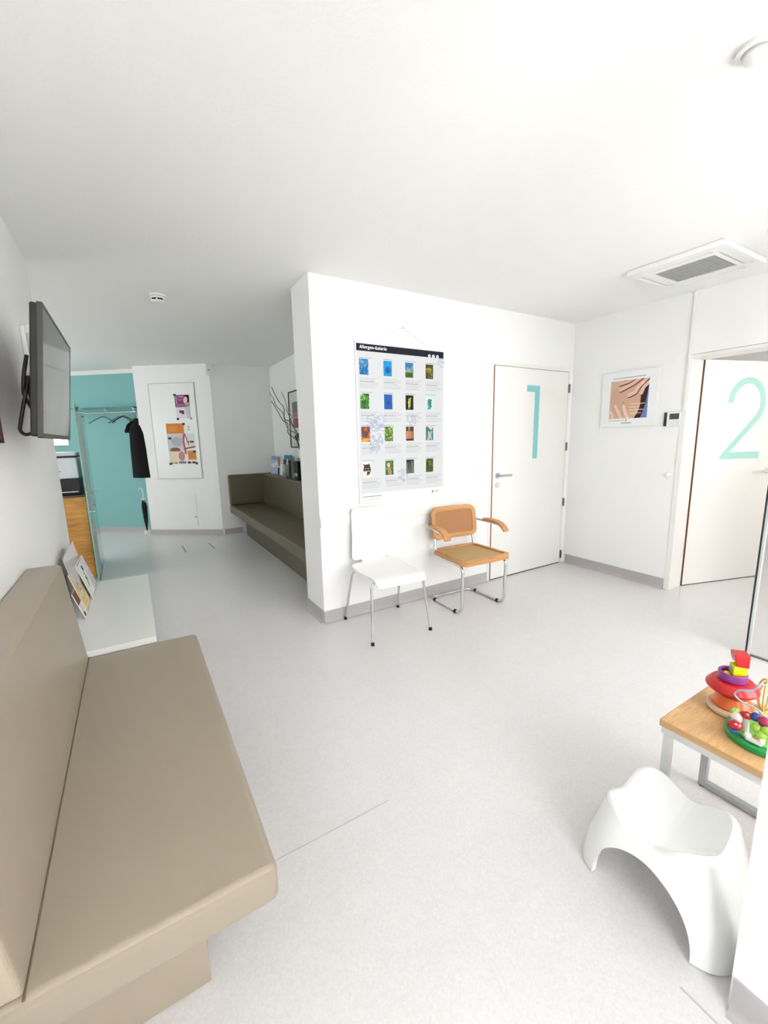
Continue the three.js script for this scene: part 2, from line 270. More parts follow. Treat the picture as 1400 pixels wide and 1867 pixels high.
const texBeige = canvasTex(256, 192, (x, w, h) => { x.fillStyle = '#d9cfc9'; x.fillRect(0, 0, w, h); x.fillStyle = '#cbbab3'; x.beginPath(); x.moveTo(0, h); x.lineTo(90, 60); x.lineTo(160, 120); x.lineTo(220, 30); x.lineTo(w, 80); x.lineTo(w, h); x.fill(); x.fillStyle = '#e8e0dc'; x.fillRect(20, 20, 90, 10); x.fillRect(20, 38, 60, 7); });
const texLeaf = canvasTex(192, 256, (x, w, h) => { x.fillStyle = '#f3f4f2'; x.fillRect(0, 0, w, h); x.strokeStyle = '#3c403f'; x.lineWidth = 4; x.strokeRect(10, 8, w - 20, h - 16); x.fillStyle = '#5fa62e'; for (const [a, b, r] of [[100, 130, 0.5], [80, 160, -0.9], [110, 100, 1.3]]) { x.save(); x.translate(a, b); x.rotate(r); x.beginPath(); x.ellipse(0, 0, 34, 13, 0, 0, 7); x.fill(); x.restore(); } x.fillStyle = '#2c2f2e'; x.fillRect(110, 40, 46, 34); });
const texYellow = canvasTex(256, 256, (x, w, h) => { x.fillStyle = '#f0c75c'; x.fillRect(0, 0, w, h); x.fillStyle = '#f8e6b0'; x.fillRect(0, 150, w, 106); x.fillStyle = '#7a5a3e'; x.beginPath(); x.ellipse(140, 120, 42, 30, 0.4, 0, 7); x.fill(); x.fillStyle = '#e9d9c4'; x.beginPath(); x.ellipse(140, 122, 24, 16, 0.4, 0, 7); x.fill(); x.fillStyle = '#fff'; x.fillRect(30, 30, 130, 22); greyLines(x, 30, 180, 160, 5, 14, '#b99a55', 5); });
const texBrown = canvasTex(192, 256, (x, w, h) => { x.fillStyle = '#efe7e2'; x.fillRect(0, 0, w, h); x.fillStyle = '#7c5850'; x.fillRect(0, 0, w, 120); x.fillStyle = '#54504d'; x.fillRect(20, 200, 80, 40); greyLines(x, 20, 140, 130, 4, 13); });
{
  const t = thing('brochure_stand', 'wide clear acrylic stand holding a beige landscape leaflet by the wall', 'brochure stand', [-0.31, 0.4745, -2.985]);
  leaning(t, 'leaflet', -0.318, 0.478, -0.379, 0.785, -3.19, -2.78, 0.003, paper(texBeige));
  leaning(t, 'holder', -0.312, 0.4745, -0.374, 0.80, -3.205, -2.765, 0.003, acrylic);
  leaning(t, 'holder_lip', -0.31, 0.476, -0.285, 0.4758, -3.205, -2.765, 0.003, acrylic);
}
{
  const t = thing('card_frame', 'white upright card with a green leaf in a slim frame', 'card', [-0.29, 0.4745, -3.08]);
  leaning(t, 'card', -0.287, 0.478, -0.350, 0.69, -3.16, -2.985, 0.003, paper(texLeaf));
  leaning(t, 'backing', -0.291, 0.4755, -0.354, 0.688, -3.162, -2.983, 0.003, whitePaint);
}
{
  const t = thing('brochure_stand', 'small empty looking clear holder with pale leaflets, furthest along the white cabinet', 'brochure stand', [-0.29, 0.4745, -3.27]);
  leaning(t, 'leaflet', -0.30, 0.481, -0.355, 0.675, -3.33, -3.215, 0.010, M(0xe9ebec, 0.6));
  leaning(t, 'holder', -0.288, 0.475, -0.344, 0.64, -3.338, -3.207, 0.003, acrylic);
}
tag(leaning(scene, 'brochure', -0.308, 0.4765, -0.366, 0.69, -2.985, -2.775, 0.004, paper(texYellow)), 'yellow printed brochure leaning on the wall above the white cabinet', 'brochure');
tag(leaning(scene, 'brochure', -0.300, 0.4765, -0.345, 0.62, -2.735, -2.635, 0.004, paper(texBrown)), 'small brown and white brochure nearest the end of the tan bench', 'brochure');

// television, tilted forward from its bracket
{
  const t = thing('television', 'dark flat television tilted forward high on the left wall', 'television', [-0.231, 1.648, -2.298]);
  const q = new THREE.Group(); // orientation helper only used for its matrix
  q.rotation.set(0, Math.PI / 2, 0); q.updateMatrix();
  const tilt = new THREE.Matrix4().makeRotationZ(-0.122).multiply(q.matrix), o = g => g.applyMatrix4(tilt);
  const W = 0.8, H = 0.46, b = 0.011;
  obj('screen', o(rb(-W / 2 + b, W / 2 - b, -H / 2 + b + 0.006, H / 2 - b, -0.012, -0.0015, 0.001)), MP(0x14161a, 0.06, { specularIntensity: 1 }), t);
  obj('bezel', o(extr((() => { const s = rrShape(-W / 2, -H / 2, W / 2, H / 2, 0.006); s.holes.push(rrShape(-W / 2 + b, -H / 2 + b + 0.006, W / 2 - b, H / 2 - b, 0.002)); return s; })(), 0.013, 0.0015, 2).translate(0, 0, -0.0145)), M(0x3d3b38, 0.42), t);
  obj('back_cover', o(extr(rrShape(-W / 2 + 0.004, -H / 2 + 0.004, W / 2 - 0.004, H / 2 - 0.004, 0.01), 0.015, 0.006, 4).translate(0, 0, -0.0303)), M(0x22201d, 0.6), t);
  obj('wall_bracket', [o(bx(0.14, 0.34, -0.1, 0.1, -0.040, -0.0305)), rod([-0.048, 0.0, -0.24], [-0.165, 0.0, -0.6], 0.016), bx(-0.187, -0.160, -0.1, 0.1, -0.7, -0.54)], black, t);
  obj('cable', spline([[-0.055, -0.03, 0.33], [-0.072, -0.10, 0.345], [-0.088, -0.165, 0.35], [-0.096, -0.2, 0.34], [-0.085, -0.213, 0.33], [-0.066, -0.205, 0.32], [-0.055, -0.16, 0.30]], 0.006), black, t);
  obj('cable', spline([[-0.045, 0.06, 0.34], [-0.062, -0.02, 0.35], [-0.07, -0.08, 0.33], [-0.05, -0.14, 0.31]], 0.006), black, t);
}
{
  const t = thing('wall_phone', 'white wall handset half hidden behind the television', 'telephone', [-0.42, 1.905, -2.93]);
  obj('cradle', rb(0, 0.022, -0.085, 0.1, -0.05, 0.04, 0.008), whitePlastic, t);
  obj('handset', [rb(0.022, 0.05, -0.09, 0.105, -0.03, 0.03, 0.013, 4), rb(0.018, 0.05, 0.06, 0.108, -0.034, 0.034, 0.012, 4), rb(0.018, 0.05, -0.095, -0.05, -0.034, 0.034, 0.012, 4)], whitePlastic, t);
  const pts = []; for (let i = 0; i <= 60; i++) { const u = i / 60, a = u * Math.PI * 14; pts.push([0.02 + 0.03 * Math.sin(Math.PI * u) + 0.005 * Math.cos(a), -0.095 - 0.045 * Math.sin(Math.PI * u) + 0.005 * Math.sin(a), 0.02 - 0.06 * u]); }
  obj('coiled_cord', spline(pts, 0.003, 200, 6), M(0xdcd8cc, 0.5), t);
}
{
  const t = thing('picture', 'dark framed picture cut off at the left edge of the photo', 'picture', [-0.42, 1.6, -1.965]);
  obj('frame', extr((() => { const s = rrShape(-0.155, -0.193, 0.155, 0.193, 0.002); s.holes.push(rrShape(-0.143, -0.181, 0.143, 0.181, 0.001)); return s; })(), 0.014).rotateY(Math.PI / 2), M(0x4a1f24, 0.45), t);
  obj('print', bx(0.001, 0.006, -0.181, 0.181, -0.143, 0.143), M(0xe6cfcb, 0.6), t);
}
// ceiling things
{
  const t = thing('smoke_detector', 'round white smoke detector on the ceiling near the television', 'smoke detector', [0.301, HC, -3.783]);
  obj('base', cyl(0.056, 0.056, 0.012, 0, -0.006, 0, 48), whitePlastic, t);
  obj('slots', cyl(0.046, 0.046, 0.014, 0, -0.036, 0, 48), black, t);
  const cap = obj('cap', lathe([[0, -0.056], [0.03, -0.056], [0.044, -0.052], [0.0505, -0.044], [0.0505, -0.042], [0, -0.042]]), whitePlastic, t);
  obj('housing', lathe([[0, -0.03], [0.0505, -0.03], [0.053, -0.02], [0.055, -0.012], [0, -0.012]]), whitePlastic, t);
  for (let i = 0; i < 6; i++) { const a = i * Math.PI / 3 + 0.3; obj('rib', new THREE.BoxGeometry(0.006, 0.014, 0.008).translate(0.0475, -0.036, 0).rotateY(a), whitePlastic, t); }
}
{
  const t = thing('ceiling_sensor', 'small white dome on the ceiling in the top right corner', 'sensor', [1.70, HC, -0.66]);
  obj('base', cyl(0.05, 0.052, 0.012, 0, -0.006, 0, 40), whitePlastic, t);
  obj('dome', lathe([[0, -0.04], [0.016, -0.038], [0.028, -0.03], [0.036, -0.012], [0, -0.012]], 40), whitePlastic, t);
}
{
  const t = thing('air_conditioner', 'square white cassette air conditioner in the ceiling near the right wall', 'air conditioner', [3.38, HC, -1.527]);
  const S = 0.302, s = rrShape(-S, -0.285, S, 0.285, 0.012); s.holes.push(rrShape(-0.165, -0.178, 0.165, 0.178, 0.008)); for (const [a, b, c, d] of [[-0.272, -0.19, -0.212, 0.19], [0.212, -0.19, 0.272, 0.19], [-0.19, -0.258, 0.19, -0.202], [-0.19, 0.202, 0.19, 0.258]]) s.holes.push(rrShape(a, b, c, d, 0.006));
  obj('panel', extr(s, 0.024, 0.003, 2).rotateX(Math.PI / 2).translate(0, -0.008, 0), whitePlastic, t);
  obj('duct_interior', bx(-0.296, 0.296, -0.006, -0.0005, -0.279, 0.279), whitePlastic, t);
  const gr = obj('grille', bx(-0.163, 0.163, -0.026, -0.008, -0.176, 0.176), M(0x9c9f98, 0.7), t);
  for (let i = 0; i < 22; i++) obj('grille_slat', bx(-0.16, 0.16, -0.0285, -0.026, -0.172 + i * 0.0162, -0.166 + i * 0.0162), M(0xb4b7b0, 0.6), gr);
  for (const [a, b, c, d] of [[-0.262, -0.185, -0.214, 0.185], [0.222, -0.185, 0.27, 0.185], [-0.185, -0.25, 0.185, -0.204], [-0.185, 0.21, 0.185, 0.256]]) obj('air_flap', rb(a, c, -0.029, -0.021, b, d, 0.002), whitePlastic, t);
}
// right wall things
{
  const S = 512, tex = canvasTex(S, S, (x, w, h) => {
    x.fillStyle = '#f1f3f4'; x.fillRect(0, 0, w, h);
    const ix = 84, iy = 80, iw = 356, ih = 358; x.save(); x.beginPath(); x.rect(ix, iy, iw, ih); x.clip();
    x.fillStyle = '#d9b59c'; x.fillRect(ix, iy, iw, ih);
    x.fillStyle = '#c79a83'; x.beginPath(); x.ellipse(330, 170, 150, 120, 0.3, 0, 7); x.fill();
    x.fillStyle = '#d3ab92'; x.beginPath(); x.ellipse(230, 260, 140, 160, 0.2, 0, 7); x.fill();
    x.fillStyle = '#35191a'; x.beginPath(); x.moveTo(440, 80); x.bezierCurveTo(360, 170, 380, 260, 372, 320); x.bezierCurveTo(362, 380, 340, 420, 320, 440); x.lineTo(400, 440); x.bezierCurveTo(420, 340, 440, 260, 440, 200); x.fill();
    x.fillStyle = '#6d87b8'; x.beginPath(); x.moveTo(440, 150); x.bezierCurveTo(424, 240, 430, 330, 378, 440); x.lineTo(440, 440); x.fill();
    const finger = (pts, wd, col, sh) => { for (const [c, dx, dy, ww] of [[sh, 4, 9, wd], [col, 0, 0, wd]]) { x.strokeStyle = c; x.lineWidth = ww; x.lineCap = 'round'; x.lineJoin = 'round'; x.beginPath(); pts.forEach((p, i) => i ? x.lineTo(p[0] + dx, p[1] + dy) : x.moveTo(p[0] + dx, p[1] + dy)); x.stroke(); } };
    finger([[330, 60], [250, 96], [175, 112]], 26, '#e3bba5', '#5e2420'); finger([[370, 70], [290, 120], [180, 168]], 32, '#e6c0ab', '#6b2a24');
    finger([[420, 80], [350, 150], [320, 200], [265, 224]], 34, '#e8c4b0', '#5a201d'); finger([[450, 110], [395, 160], [375, 215]], 30, '#ebc7b4', '#35191a');
    x.fillStyle = '#f5dcd0'; x.beginPath(); x.ellipse(384, 122, 16, 9, -0.7, 0, 7); x.fill();
    finger([[130, 460], [115, 400], [96, 372]], 24, '#ecccb9', '#8f5443'); finger([[215, 460], [175, 380], [140, 315]], 30, '#ecc9b6', '#8f5443'); finger([[275, 460], [245, 390], [222, 325]], 30, '#efd0be', '#8f5443');
    x.fillStyle = '#5d3a2c'; x.beginPath(); x.arc(220, 288, 4, 0, 7); x.fill();
    x.fillStyle = 'rgba(248,214,190,0.85)'; for (const [y, l] of [[302, 140], [330, 92], [358, 132], [388, 112]]) x.fillRect(276, y, l, 8);
    x.restore();
    x.fillStyle = '#4d4a49'; x.font = 'bold 15px sans-serif'; x.save(); x.translate(104, 62); x.scale(1.02, 1); x.fillText('Nicht alle Hautkrankheiten sind harmlos', 0, 0); x.restore();
    x.fillStyle = '#8d8f90'; x.fillRect(84, 455, 150, 4); x.fillStyle = '#b98a4a'; x.fillRect(246, 446, 12, 18); x.fillStyle = '#8e8a84'; x.fillRect(206, 474, 100, 5); x.fillRect(206, 483, 96, 4);
  });
  const t = thing('canvas_print', 'square white print of hands on a bare belly on the right wall', 'picture', [4.003, 1.706, -2.245]);
  obj('board', rb(-0.022, 0, -0.25, 0.25, -0.253, 0.253, 0.003), whitePaint, t);
  obj('print', new THREE.PlaneGeometry(0.5, 0.494).rotateY(-Math.PI / 2).translate(-0.0225, 0, 0), paper(tex), t);
}
{
  const t = thing('thermostat', 'small white wall controller with dark display beside door 2', 'thermostat', [4.003, 1.505, -1.858]);
  obj('housing', rb(-0.018, 0, -0.06, 0.06, -0.06, 0.062, 0.004), whitePlastic, t);
  obj('display', rb(-0.0195, -0.017, -0.002, 0.046, -0.022, 0.052, 0.0008), M(0x434a47, 0.25), t);
  obj('side_panel', rb(-0.0195, -0.0005, -0.058, 0.058, -0.064, -0.04, 0.001), M(0x262b2a, 0.3), t);
  obj('button_cover', rb(-0.0192, -0.017, -0.054, -0.01, -0.03, 0.056, 0.0008), M(0xe4e7e8, 0.4), t);
}
tag(obj('cable_duct', rb(3.988, 4.003, 1.56, HC - 0.001, -1.786, -1.768, 0.003), whitePaint), 'thin white vertical cable duct from the thermostat to the ceiling', 'cable duct');
{
  const t = thing('door_bumper', 'small round white bumper on the right wall below the thermostat', 'door stop', [4.003, 1.03, -1.86]);
  obj('pad', new THREE.SphereGeometry(0.022, 24, 12).scale(0.7, 1, 1).translate(-0.006, 0, 0), whitePlastic, t);
  obj('flange', cyl(0.024, 0.026, 0.005, 0, 0, 0, 28).rotateZ(Math.PI / 2).translate(-0.0026, 0, 0), whitePlastic, t);
}
{
  const t = thing('light_switch', 'white light switch left of door 1', 'light switch', [2.72, 1.066, -2.843]);
  obj('frame', rb(-0.041, 0.041, -0.041, 0.041, 0, 0.009, 0.003), whitePlastic, t);
  obj('rocker', rb(-0.029, 0.029, -0.029, 0.029, 0.009, 0.0125, 0.0015), whitePlastic, t);
}
// the wall chart
{
  const W = 1024, H = 1466;
  const tex = canvasTex(W, H, (x, w, h) => {
    x.fillStyle = '#f4f4f2'; x.fillRect(0, 0, w, h);
    x.fillStyle = '#d6d8da'; x.fillRect(0.014 * w, 0.05 * h, 0.976 * w, 0.894 * h);
    // grey pollen grains behind the text
    const grain = (cx, cy, r, sd) => { let q = sd; const rr = () => { q = (q * 1664525 + 1013904223) >>> 0; return q / 4294967296; };
      x.fillStyle = '#a9b0c4'; for (let i = 0; i < 70; i++) { const a = rr() * 6.283, d = Math.sqrt(rr()) * r; x.globalAlpha = 0.45; x.beginPath(); x.ellipse(cx + d * Math.cos(a), cy + d * Math.sin(a), r * (0.08 + 0.16 * rr()), r * (0.06 + 0.12 * rr()), rr() * 3, 0, 7); x.fill(); }
      x.fillStyle = '#f3f5f8'; for (let i = 0; i < 26; i++) { const a = rr() * 6.283, d = Math.sqrt(rr()) * r; x.globalAlpha = 0.75; x.beginPath(); x.ellipse(cx + d * Math.cos(a), cy + d * Math.sin(a), r * (0.04 + 0.09 * rr()), r * (0.03 + 0.05 * rr()), rr() * 3, 0, 7); x.fill(); } x.globalAlpha = 1; };
    grain(0.19 * w, 0.55 * h, 0.115 * w, 3); grain(0.16 * w, 0.47 * h, 0.06 * w, 8); grain(0.26 * w, 0.46 * h, 0.05 * w, 10); grain(0.17 * w, 0.64 * h, 0.06 * w, 12); grain(0.60 * w, 0.465 * h, 0.055 * w, 5); grain(0.475 * w, 0.835 * h, 0.07 * w, 9); grain(0.97 * w, 0.08 * h, 0.05 * w, 4);
    x.fillStyle = '#04081f'; x.fillRect(0.012 * w, 0.007 * h, 0.978 * w, 0.043 * h);
    x.fillStyle = '#fff'; x.font = 'bold 37px sans-serif'; x.fillText('Allergen-Galerie', 0.045 * w, 0.036 * h);
    for (const [u, k] of [[0.815, 0], [0.864, 1], [0.914, 2]]) { x.fillStyle = '#f7f7f7'; x.strokeStyle = '#777'; x.lineWidth = 2; x.beginPath(); x.arc(u * w, 0.0415 * h, 17, 0, 7); x.fill(); x.stroke(); x.strokeStyle = '#111'; x.lineWidth = 5; x.beginPath(); if (k === 0) { x.moveTo(u * w - 7, 0.041 * h - 5); x.lineTo(u * w + 7, 0.041 * h + 4); x.stroke(); } if (k === 2) { x.moveTo(u * w - 9, 0.041 * h + 6); x.lineTo(u * w, 0.041 * h - 5); x.lineTo(u * w + 9, 0.041 * h + 6); x.stroke(); } }
    const cols = [0.038, 0.288, 0.529, 0.769], rows = [0.097, 0.306, 0.512, 0.735], pw = 0.091 * w, ph = 0.095 * h;
    let q = 99; const rr = () => { q = (q * 1664525 + 1013904223) >>> 0; return q / 4294967296; };
    const blobs = (cs, n, s, X, Y) => { for (let i = 0; i < n; i++) { x.fillStyle = cs[Math.floor(rr() * cs.length)]; x.beginPath(); x.ellipse(X + rr() * pw, Y + rr() * ph, s * (0.4 + rr()), s * (0.3 + 0.7 * rr()), rr() * 3, 0, 7); x.fill(); } };
    const lines = (cs, n, wd, X, Y, f) => { for (let i = 0; i < n; i++) { x.strokeStyle = cs[Math.floor(rr() * cs.length)]; x.lineWidth = wd * (0.5 + rr()); x.beginPath(); const [a, b, c, d] = f(i / n); x.moveTo(X + a * pw, Y + b * ph); x.lineTo(X + c * pw, Y + d * ph); x.stroke(); } };
    const pics = [
      (X, Y) => { x.fillStyle = '#1f6fae'; x.fillRect(X, Y, pw, ph); blobs(['#2f86c6', '#14568f', '#5aa5d8'], 40, 12, X, Y); lines(['#9ccbe8'], 6, 3, X, Y, () => [rr(), 0, rr(), 0.5]); },
      (X, Y) => { x.fillStyle = '#1a92d0'; x.fillRect(X, Y, pw, ph); x.fillStyle = '#1673b4'; x.beginPath(); x.ellipse(X + 0.55 * pw, Y + 0.6 * ph, 34, 34, 0, 0, 7); x.fill(); x.fillStyle = '#0f5a96'; x.beginPath(); x.ellipse(X + 0.5 * pw, Y + 0.62 * ph, 20, 24, 0, 0, 7); x.fill(); },
      (X, Y) => { x.fillStyle = '#2f78a4'; x.fillRect(X, Y, pw, ph * 0.5); x.fillStyle = '#3f5a2c'; x.fillRect(X, Y + ph * 0.5, pw, ph * 0.5); lines(['#b9cbd0', '#7f9a8d'], 22, 3, X, Y, t => [t, 0.65, t + 0.1 * (rr() - 0.5), 0.25 + 0.3 * rr()]); blobs(['#2c4420', '#55733a'], 20, 10, X, Y + ph * 0.55 - 10); },
      (X, Y) => { x.fillStyle = '#4a4214'; x.fillRect(X, Y, pw, ph); x.fillStyle = '#8a7a1c'; x.beginPath(); x.ellipse(X + 0.45 * pw, Y + 0.42 * ph, 34, 30, 0, 0, 7); x.fill(); x.fillStyle = '#a89a3a'; x.fillRect(X, Y + 0.28 * ph, pw * 0.8, 12); blobs(['#7d7a52', '#5c5a2a'], 9, 12, X, Y + ph * 0.4); },
      (X, Y) => { x.fillStyle = '#3f7f35'; x.fillRect(X, Y, pw, ph); x.fillStyle = '#e6dfa2'; x.fillRect(X, Y, 22, 60); blobs(['#2b6427', '#69a84a', '#8cbf5e', '#1f4d20'], 36, 11, X, Y); },
      (X, Y) => { x.fillStyle = '#1d5cab'; x.fillRect(X, Y, pw, ph); x.fillStyle = '#174a92'; x.beginPath(); x.arc(X + 0.5 * pw, Y + 0.55 * ph, 16, 0, 7); x.fill(); },
      (X, Y) => { x.fillStyle = '#15140c'; x.fillRect(X, Y, pw, ph); for (let i = 0; i < 46; i++) { x.fillStyle = ['#b5ad2e', '#8f8a22', '#d7d27a'][i % 3]; x.beginPath(); x.ellipse(X + pw * (0.5 + 0.26 * (rr() - 0.5)), Y + ph * (0.2 + 0.7 * rr()), 6, 11, 0.4, 0, 7); x.fill(); } },
      (X, Y) => { x.fillStyle = '#bfe0e4'; x.fillRect(X, Y, pw, ph); x.fillStyle = '#fff'; x.beginPath(); x.arc(X + 24, Y + 28, 18, 0, 7); x.fill(); for (let i = 0; i < 40; i++) { x.fillStyle = ['#3f7a6c', '#6aa39a', '#275648'][i % 3]; x.beginPath(); x.ellipse(X + pw * (0.52 + 0.4 * (rr() - 0.5)), Y + ph * (0.25 + 0.65 * rr()), 9, 9, 0, 0, 7); x.fill(); } },
      (X, Y) => { x.fillStyle = '#5d4a44'; x.fillRect(X, Y, pw, ph); blobs(['#b5552d', '#9a3d22', '#c9743a'], 26, 14, X + 4, Y + 14); x.fillStyle = '#e0a92f'; x.beginPath(); x.ellipse(X + 0.5 * pw, Y + 0.88 * ph, 46, 15, -0.1, 0, 7); x.fill(); },
      (X, Y) => { x.fillStyle = '#55782c'; x.fillRect(X, Y, pw, ph); blobs(['#7ba23f', '#3d5c20', '#9dbb62'], 40, 10, X, Y); blobs(['#eef3dd'], 7, 6, X, Y); },
      (X, Y) => { x.fillStyle = '#4a3227'; x.fillRect(X, Y, pw, ph); lines(['#b9612c', '#d28a45', '#7d4a2c', '#8d8a86'], 26, 7, X, Y, t => [t, 0.3 + 0.1 * rr(), t, 0.85]); x.fillStyle = '#8e8c8d'; x.fillRect(X + 30, Y, 18, ph * 0.3); },
      (X, Y) => { x.fillStyle = '#33728c'; x.fillRect(X, Y, pw, ph); x.fillStyle = '#f1c49a'; x.beginPath(); x.moveTo(X + 20, Y); x.lineTo(X + pw, Y); x.lineTo(X + pw * 0.75, Y + 40); x.fill(); lines(['#d9cfae', '#1e4f63', '#86b3bd'], 18, 6, X, Y, t => [0.2 + 0.6 * rr(), 1, 0.3 + 0.6 * rr(), 0.35]); },
      (X, Y) => { x.fillStyle = '#ece9e4'; x.fillRect(X, Y, pw, ph); x.fillStyle = '#3a2a20'; x.beginPath(); x.ellipse(X + 0.55 * pw, Y + 0.55 * ph, 40, 52, 0, 0, 7); x.fill(); x.beginPath(); x.moveTo(X + 8, Y + 18); x.lineTo(X + 24, Y + 52); x.lineTo(X + 50, Y + 36); x.fill(); x.beginPath(); x.moveTo(X + 78, Y + 12); x.lineTo(X + 56, Y + 38); x.lineTo(X + 86, Y + 54); x.fill(); x.fillStyle = '#e9e2d5'; x.beginPath(); x.ellipse(X + 0.3 * pw, Y + 0.8 * ph, 20, 26, 0.6, 0, 7); x.fill(); x.fillStyle = '#c9b45c'; for (const u of [0.38, 0.68]) { x.beginPath(); x.ellipse(X + u * pw, Y + 0.47 * ph, 7, 5, 0, 0, 7); x.fill(); } x.fillStyle = '#f2ece2'; x.fillRect(X + 22, Y + 88, 60, 5); },
      (X, Y) => { x.fillStyle = '#3f6a38'; x.fillRect(X, Y, pw, ph); blobs(['#2c5128', '#5b8b4a'], 16, 14, X, Y); x.fillStyle = '#b08a5e'; x.beginPath(); x.ellipse(X + 0.5 * pw, Y + 0.7 * ph, 22, 48, -0.25, 0, 7); x.fill(); x.fillStyle = '#d8bf98'; x.beginPath(); x.ellipse(X + 0.4 * pw, Y + 0.3 * ph, 18, 22, 0, 0, 7); x.fill(); },
      (X, Y) => { x.fillStyle = '#1d201c'; x.fillRect(X, Y, pw, ph); lines(['#8f978c', '#c4cbc0', '#5e665a'], 18, 3, X, Y, t => [0.1 + 0.8 * t, 1, t + 0.25 * (rr() - 0.5), 0.05 + 0.3 * rr()]); },
      (X, Y) => { x.fillStyle = '#3f4f1a'; x.fillRect(X, Y, pw, ph); blobs(['#55681f', '#2d3a12', '#6b7f2c'], 22, 13, X, Y); blobs(['#f0f2dc'], 3, 6, X + 10, Y - 20); },
    ];
    pics.forEach((f, i) => { const X = cols[i % 4] * w, Y = rows[i >> 2] * h; x.save(); x.beginPath(); x.rect(X, Y, pw, ph); x.clip(); f(X, Y); x.restore(); greyLines(x, X, Y - 13, 130, 1, 9, '#8c8f95', 4); greyLines(x, X, Y + ph + 0.018 * h, 200, 7 + (i * 5) % 5, 14, '#b3b6bb', 4); greyLines(x, X, Y + ph + 0.018 * h + 30, 150, 1, 9, '#85888e', 4); });
    greyLines(x, 0.03 * w, 0.962 * h, 240, 1, 8, '#77797c', 6); greyLines(x, 0.03 * w, 0.98 * h, 210, 2, 10, '#c2c4c6', 4);
    x.fillStyle = '#1a1a1a'; x.beginPath(); x.arc(0.855 * w, 0.972 * h, 13, 0, 7); x.fill(); x.fillStyle = '#f4f4f2'; x.beginPath(); x.arc(0.862 * w, 0.972 * h, 9, 0, 7); x.fill(); x.fillStyle = '#555'; x.fillRect(0.872 * w, 0.97 * h, 60, 6);
  });
  const t = thing('wall_chart', 'big white wall chart of sixteen small photos hung from a cord', 'poster', [1.887, 1.5, -2.843]);
  obj('sheet', new THREE.BoxGeometry(0.826, 1.183, 0.002).translate(0, -0.0015, 0.007), [whitePaint, whitePaint, whitePaint, whitePaint, paper(tex), whitePaint], t);
  obj('top_rail', rb(-0.424, 0.424, 0.588, 0.602, 0.001, 0.0135, 0.003), whitePlastic, t);
  obj('bottom_rail', rb(-0.42, 0.42, -0.602, -0.59, 0.001, 0.0135, 0.003), whitePlastic, t);
  obj('hanging_cord', [rod([-0.255, 0.602, 0.007], [0, 0.727, 0.012], 0.0013, 6), rod([0.262, 0.602, 0.007], [0, 0.727, 0.012], 0.0013, 6)], M(0xc9c8c2, 0.7), t);
  obj('hook', [rod([0, 0.725, 0], [0, 0.725, 0.02], 0.002, 8), cyl(0.005, 0.005, 0.003, 0, 0, 0, 12).rotateX(Math.PI / 2).translate(0, 0.725, 0.02)], steel, t);
}
// ================================================================ CHAIRS
{
  const t = thing('shell_chair', 'white one piece shell chair with chrome legs under the wall chart', 'chair', [1.529, 0, -2.561], -0.062);
  const prof = new THREE.CatmullRomCurve3([[-0.255, 0.872], [-0.235, 0.76], [-0.222, 0.64], [-0.222, 0.55], [-0.218, 0.50], [-0.195, 0.462], [-0.15, 0.446], [-0.05, 0.437], [0.06, 0.438], [0.16, 0.443], [0.215, 0.437], [0.245, 0.415], [0.252, 0.395]].map(p => V3(0, p[1], p[0])));
  const L = prof.getLength(), round = (w, d, r) => d >= r ? w : w - r + Math.sqrt(Math.max(0, r * r - (r - d) * (r - d)));
  const s0 = 0.402, s1 = 0.43, neck = 0.1;
  const half = s => {
    if (s < s0) return Math.max(s > s0 - 0.05 ? neck : 0, round(round(0.157 + 0.018 * s / s0, s, 0.035), s0 - s, 0.03));
    if (s < s1) return neck;
    return Math.max(s < s1 + 0.05 ? neck : 0, round(round(0.205 - 0.012 * Math.max(0, s - 0.6) / 0.3, s - s1, 0.045), L - s, 0.03));
  };
  const th = 0.0065, nv = 260, nu = 20, ss = []; for (let j = 0; j <= nv; j++) ss.push(j / nv * L);
  for (const e of [s0, s1]) ss.push(e - 1e-4, e + 1e-4); ss.sort((a, b) => a - b);
  const rows = ss.map(s => { const u = s / L, p = prof.getPointAt(u), d = prof.getTangentAt(u); return { p, n: V3(0, d.z, -d.y).multiplyScalar(-1), w: half(s) }; });
  const side = k => { const g = grid(nu, rows.length - 1, (a, b) => { const r = rows[Math.round(b * (rows.length - 1))], x = (a * 2 - 1) * k * r.w, cup = 0.012 * Math.pow(x / 0.2, 2); return [x, r.p.y + r.n.y * (k * th - cup * 0), r.p.z + r.n.z * k * th]; }); return g; };
  const edge = k => grid(2, rows.length - 1, (a, b) => { const r = rows[Math.round(b * (rows.length - 1))], q = (1 - 2 * a) * k; return [k * r.w, r.p.y + r.n.y * q * th, r.p.z + r.n.z * q * th]; });
  obj('shell', toCreasedNormals(mergeGeometries([side(1), side(-1), edge(1), edge(-1)]), 0.7), MP(0xf6f6f1, 0.3), t);
  for (const [sx, z0, z1] of [[-1, 0.18, 0.243], [1, 0.18, 0.243], [-1, -0.14, -0.245], [1, -0.14, -0.245]]) {
    const lg = obj('leg', pipe([[sx * 0.03, 0.425, z0], [sx * 0.205, 0.425, z0], [sx * 0.235, 0.012, z1]], 0.0085, 0.05, 60), chrome, t);
    obj('foot', cyl(0.011, 0.0125, 0.024, sx * 0.2355, 0.012, z1, 20), black, lg);
  }
  obj('under_frame', [rod([-0.03, 0.425, 0.18], [0.03, 0.425, 0.18], 0.0085), rod([-0.03, 0.425, -0.14], [0.03, 0.425, -0.14], 0.0085), rod([0, 0.425, 0.18], [0, 0.425, -0.14], 0.0085)], chrome, t);
}
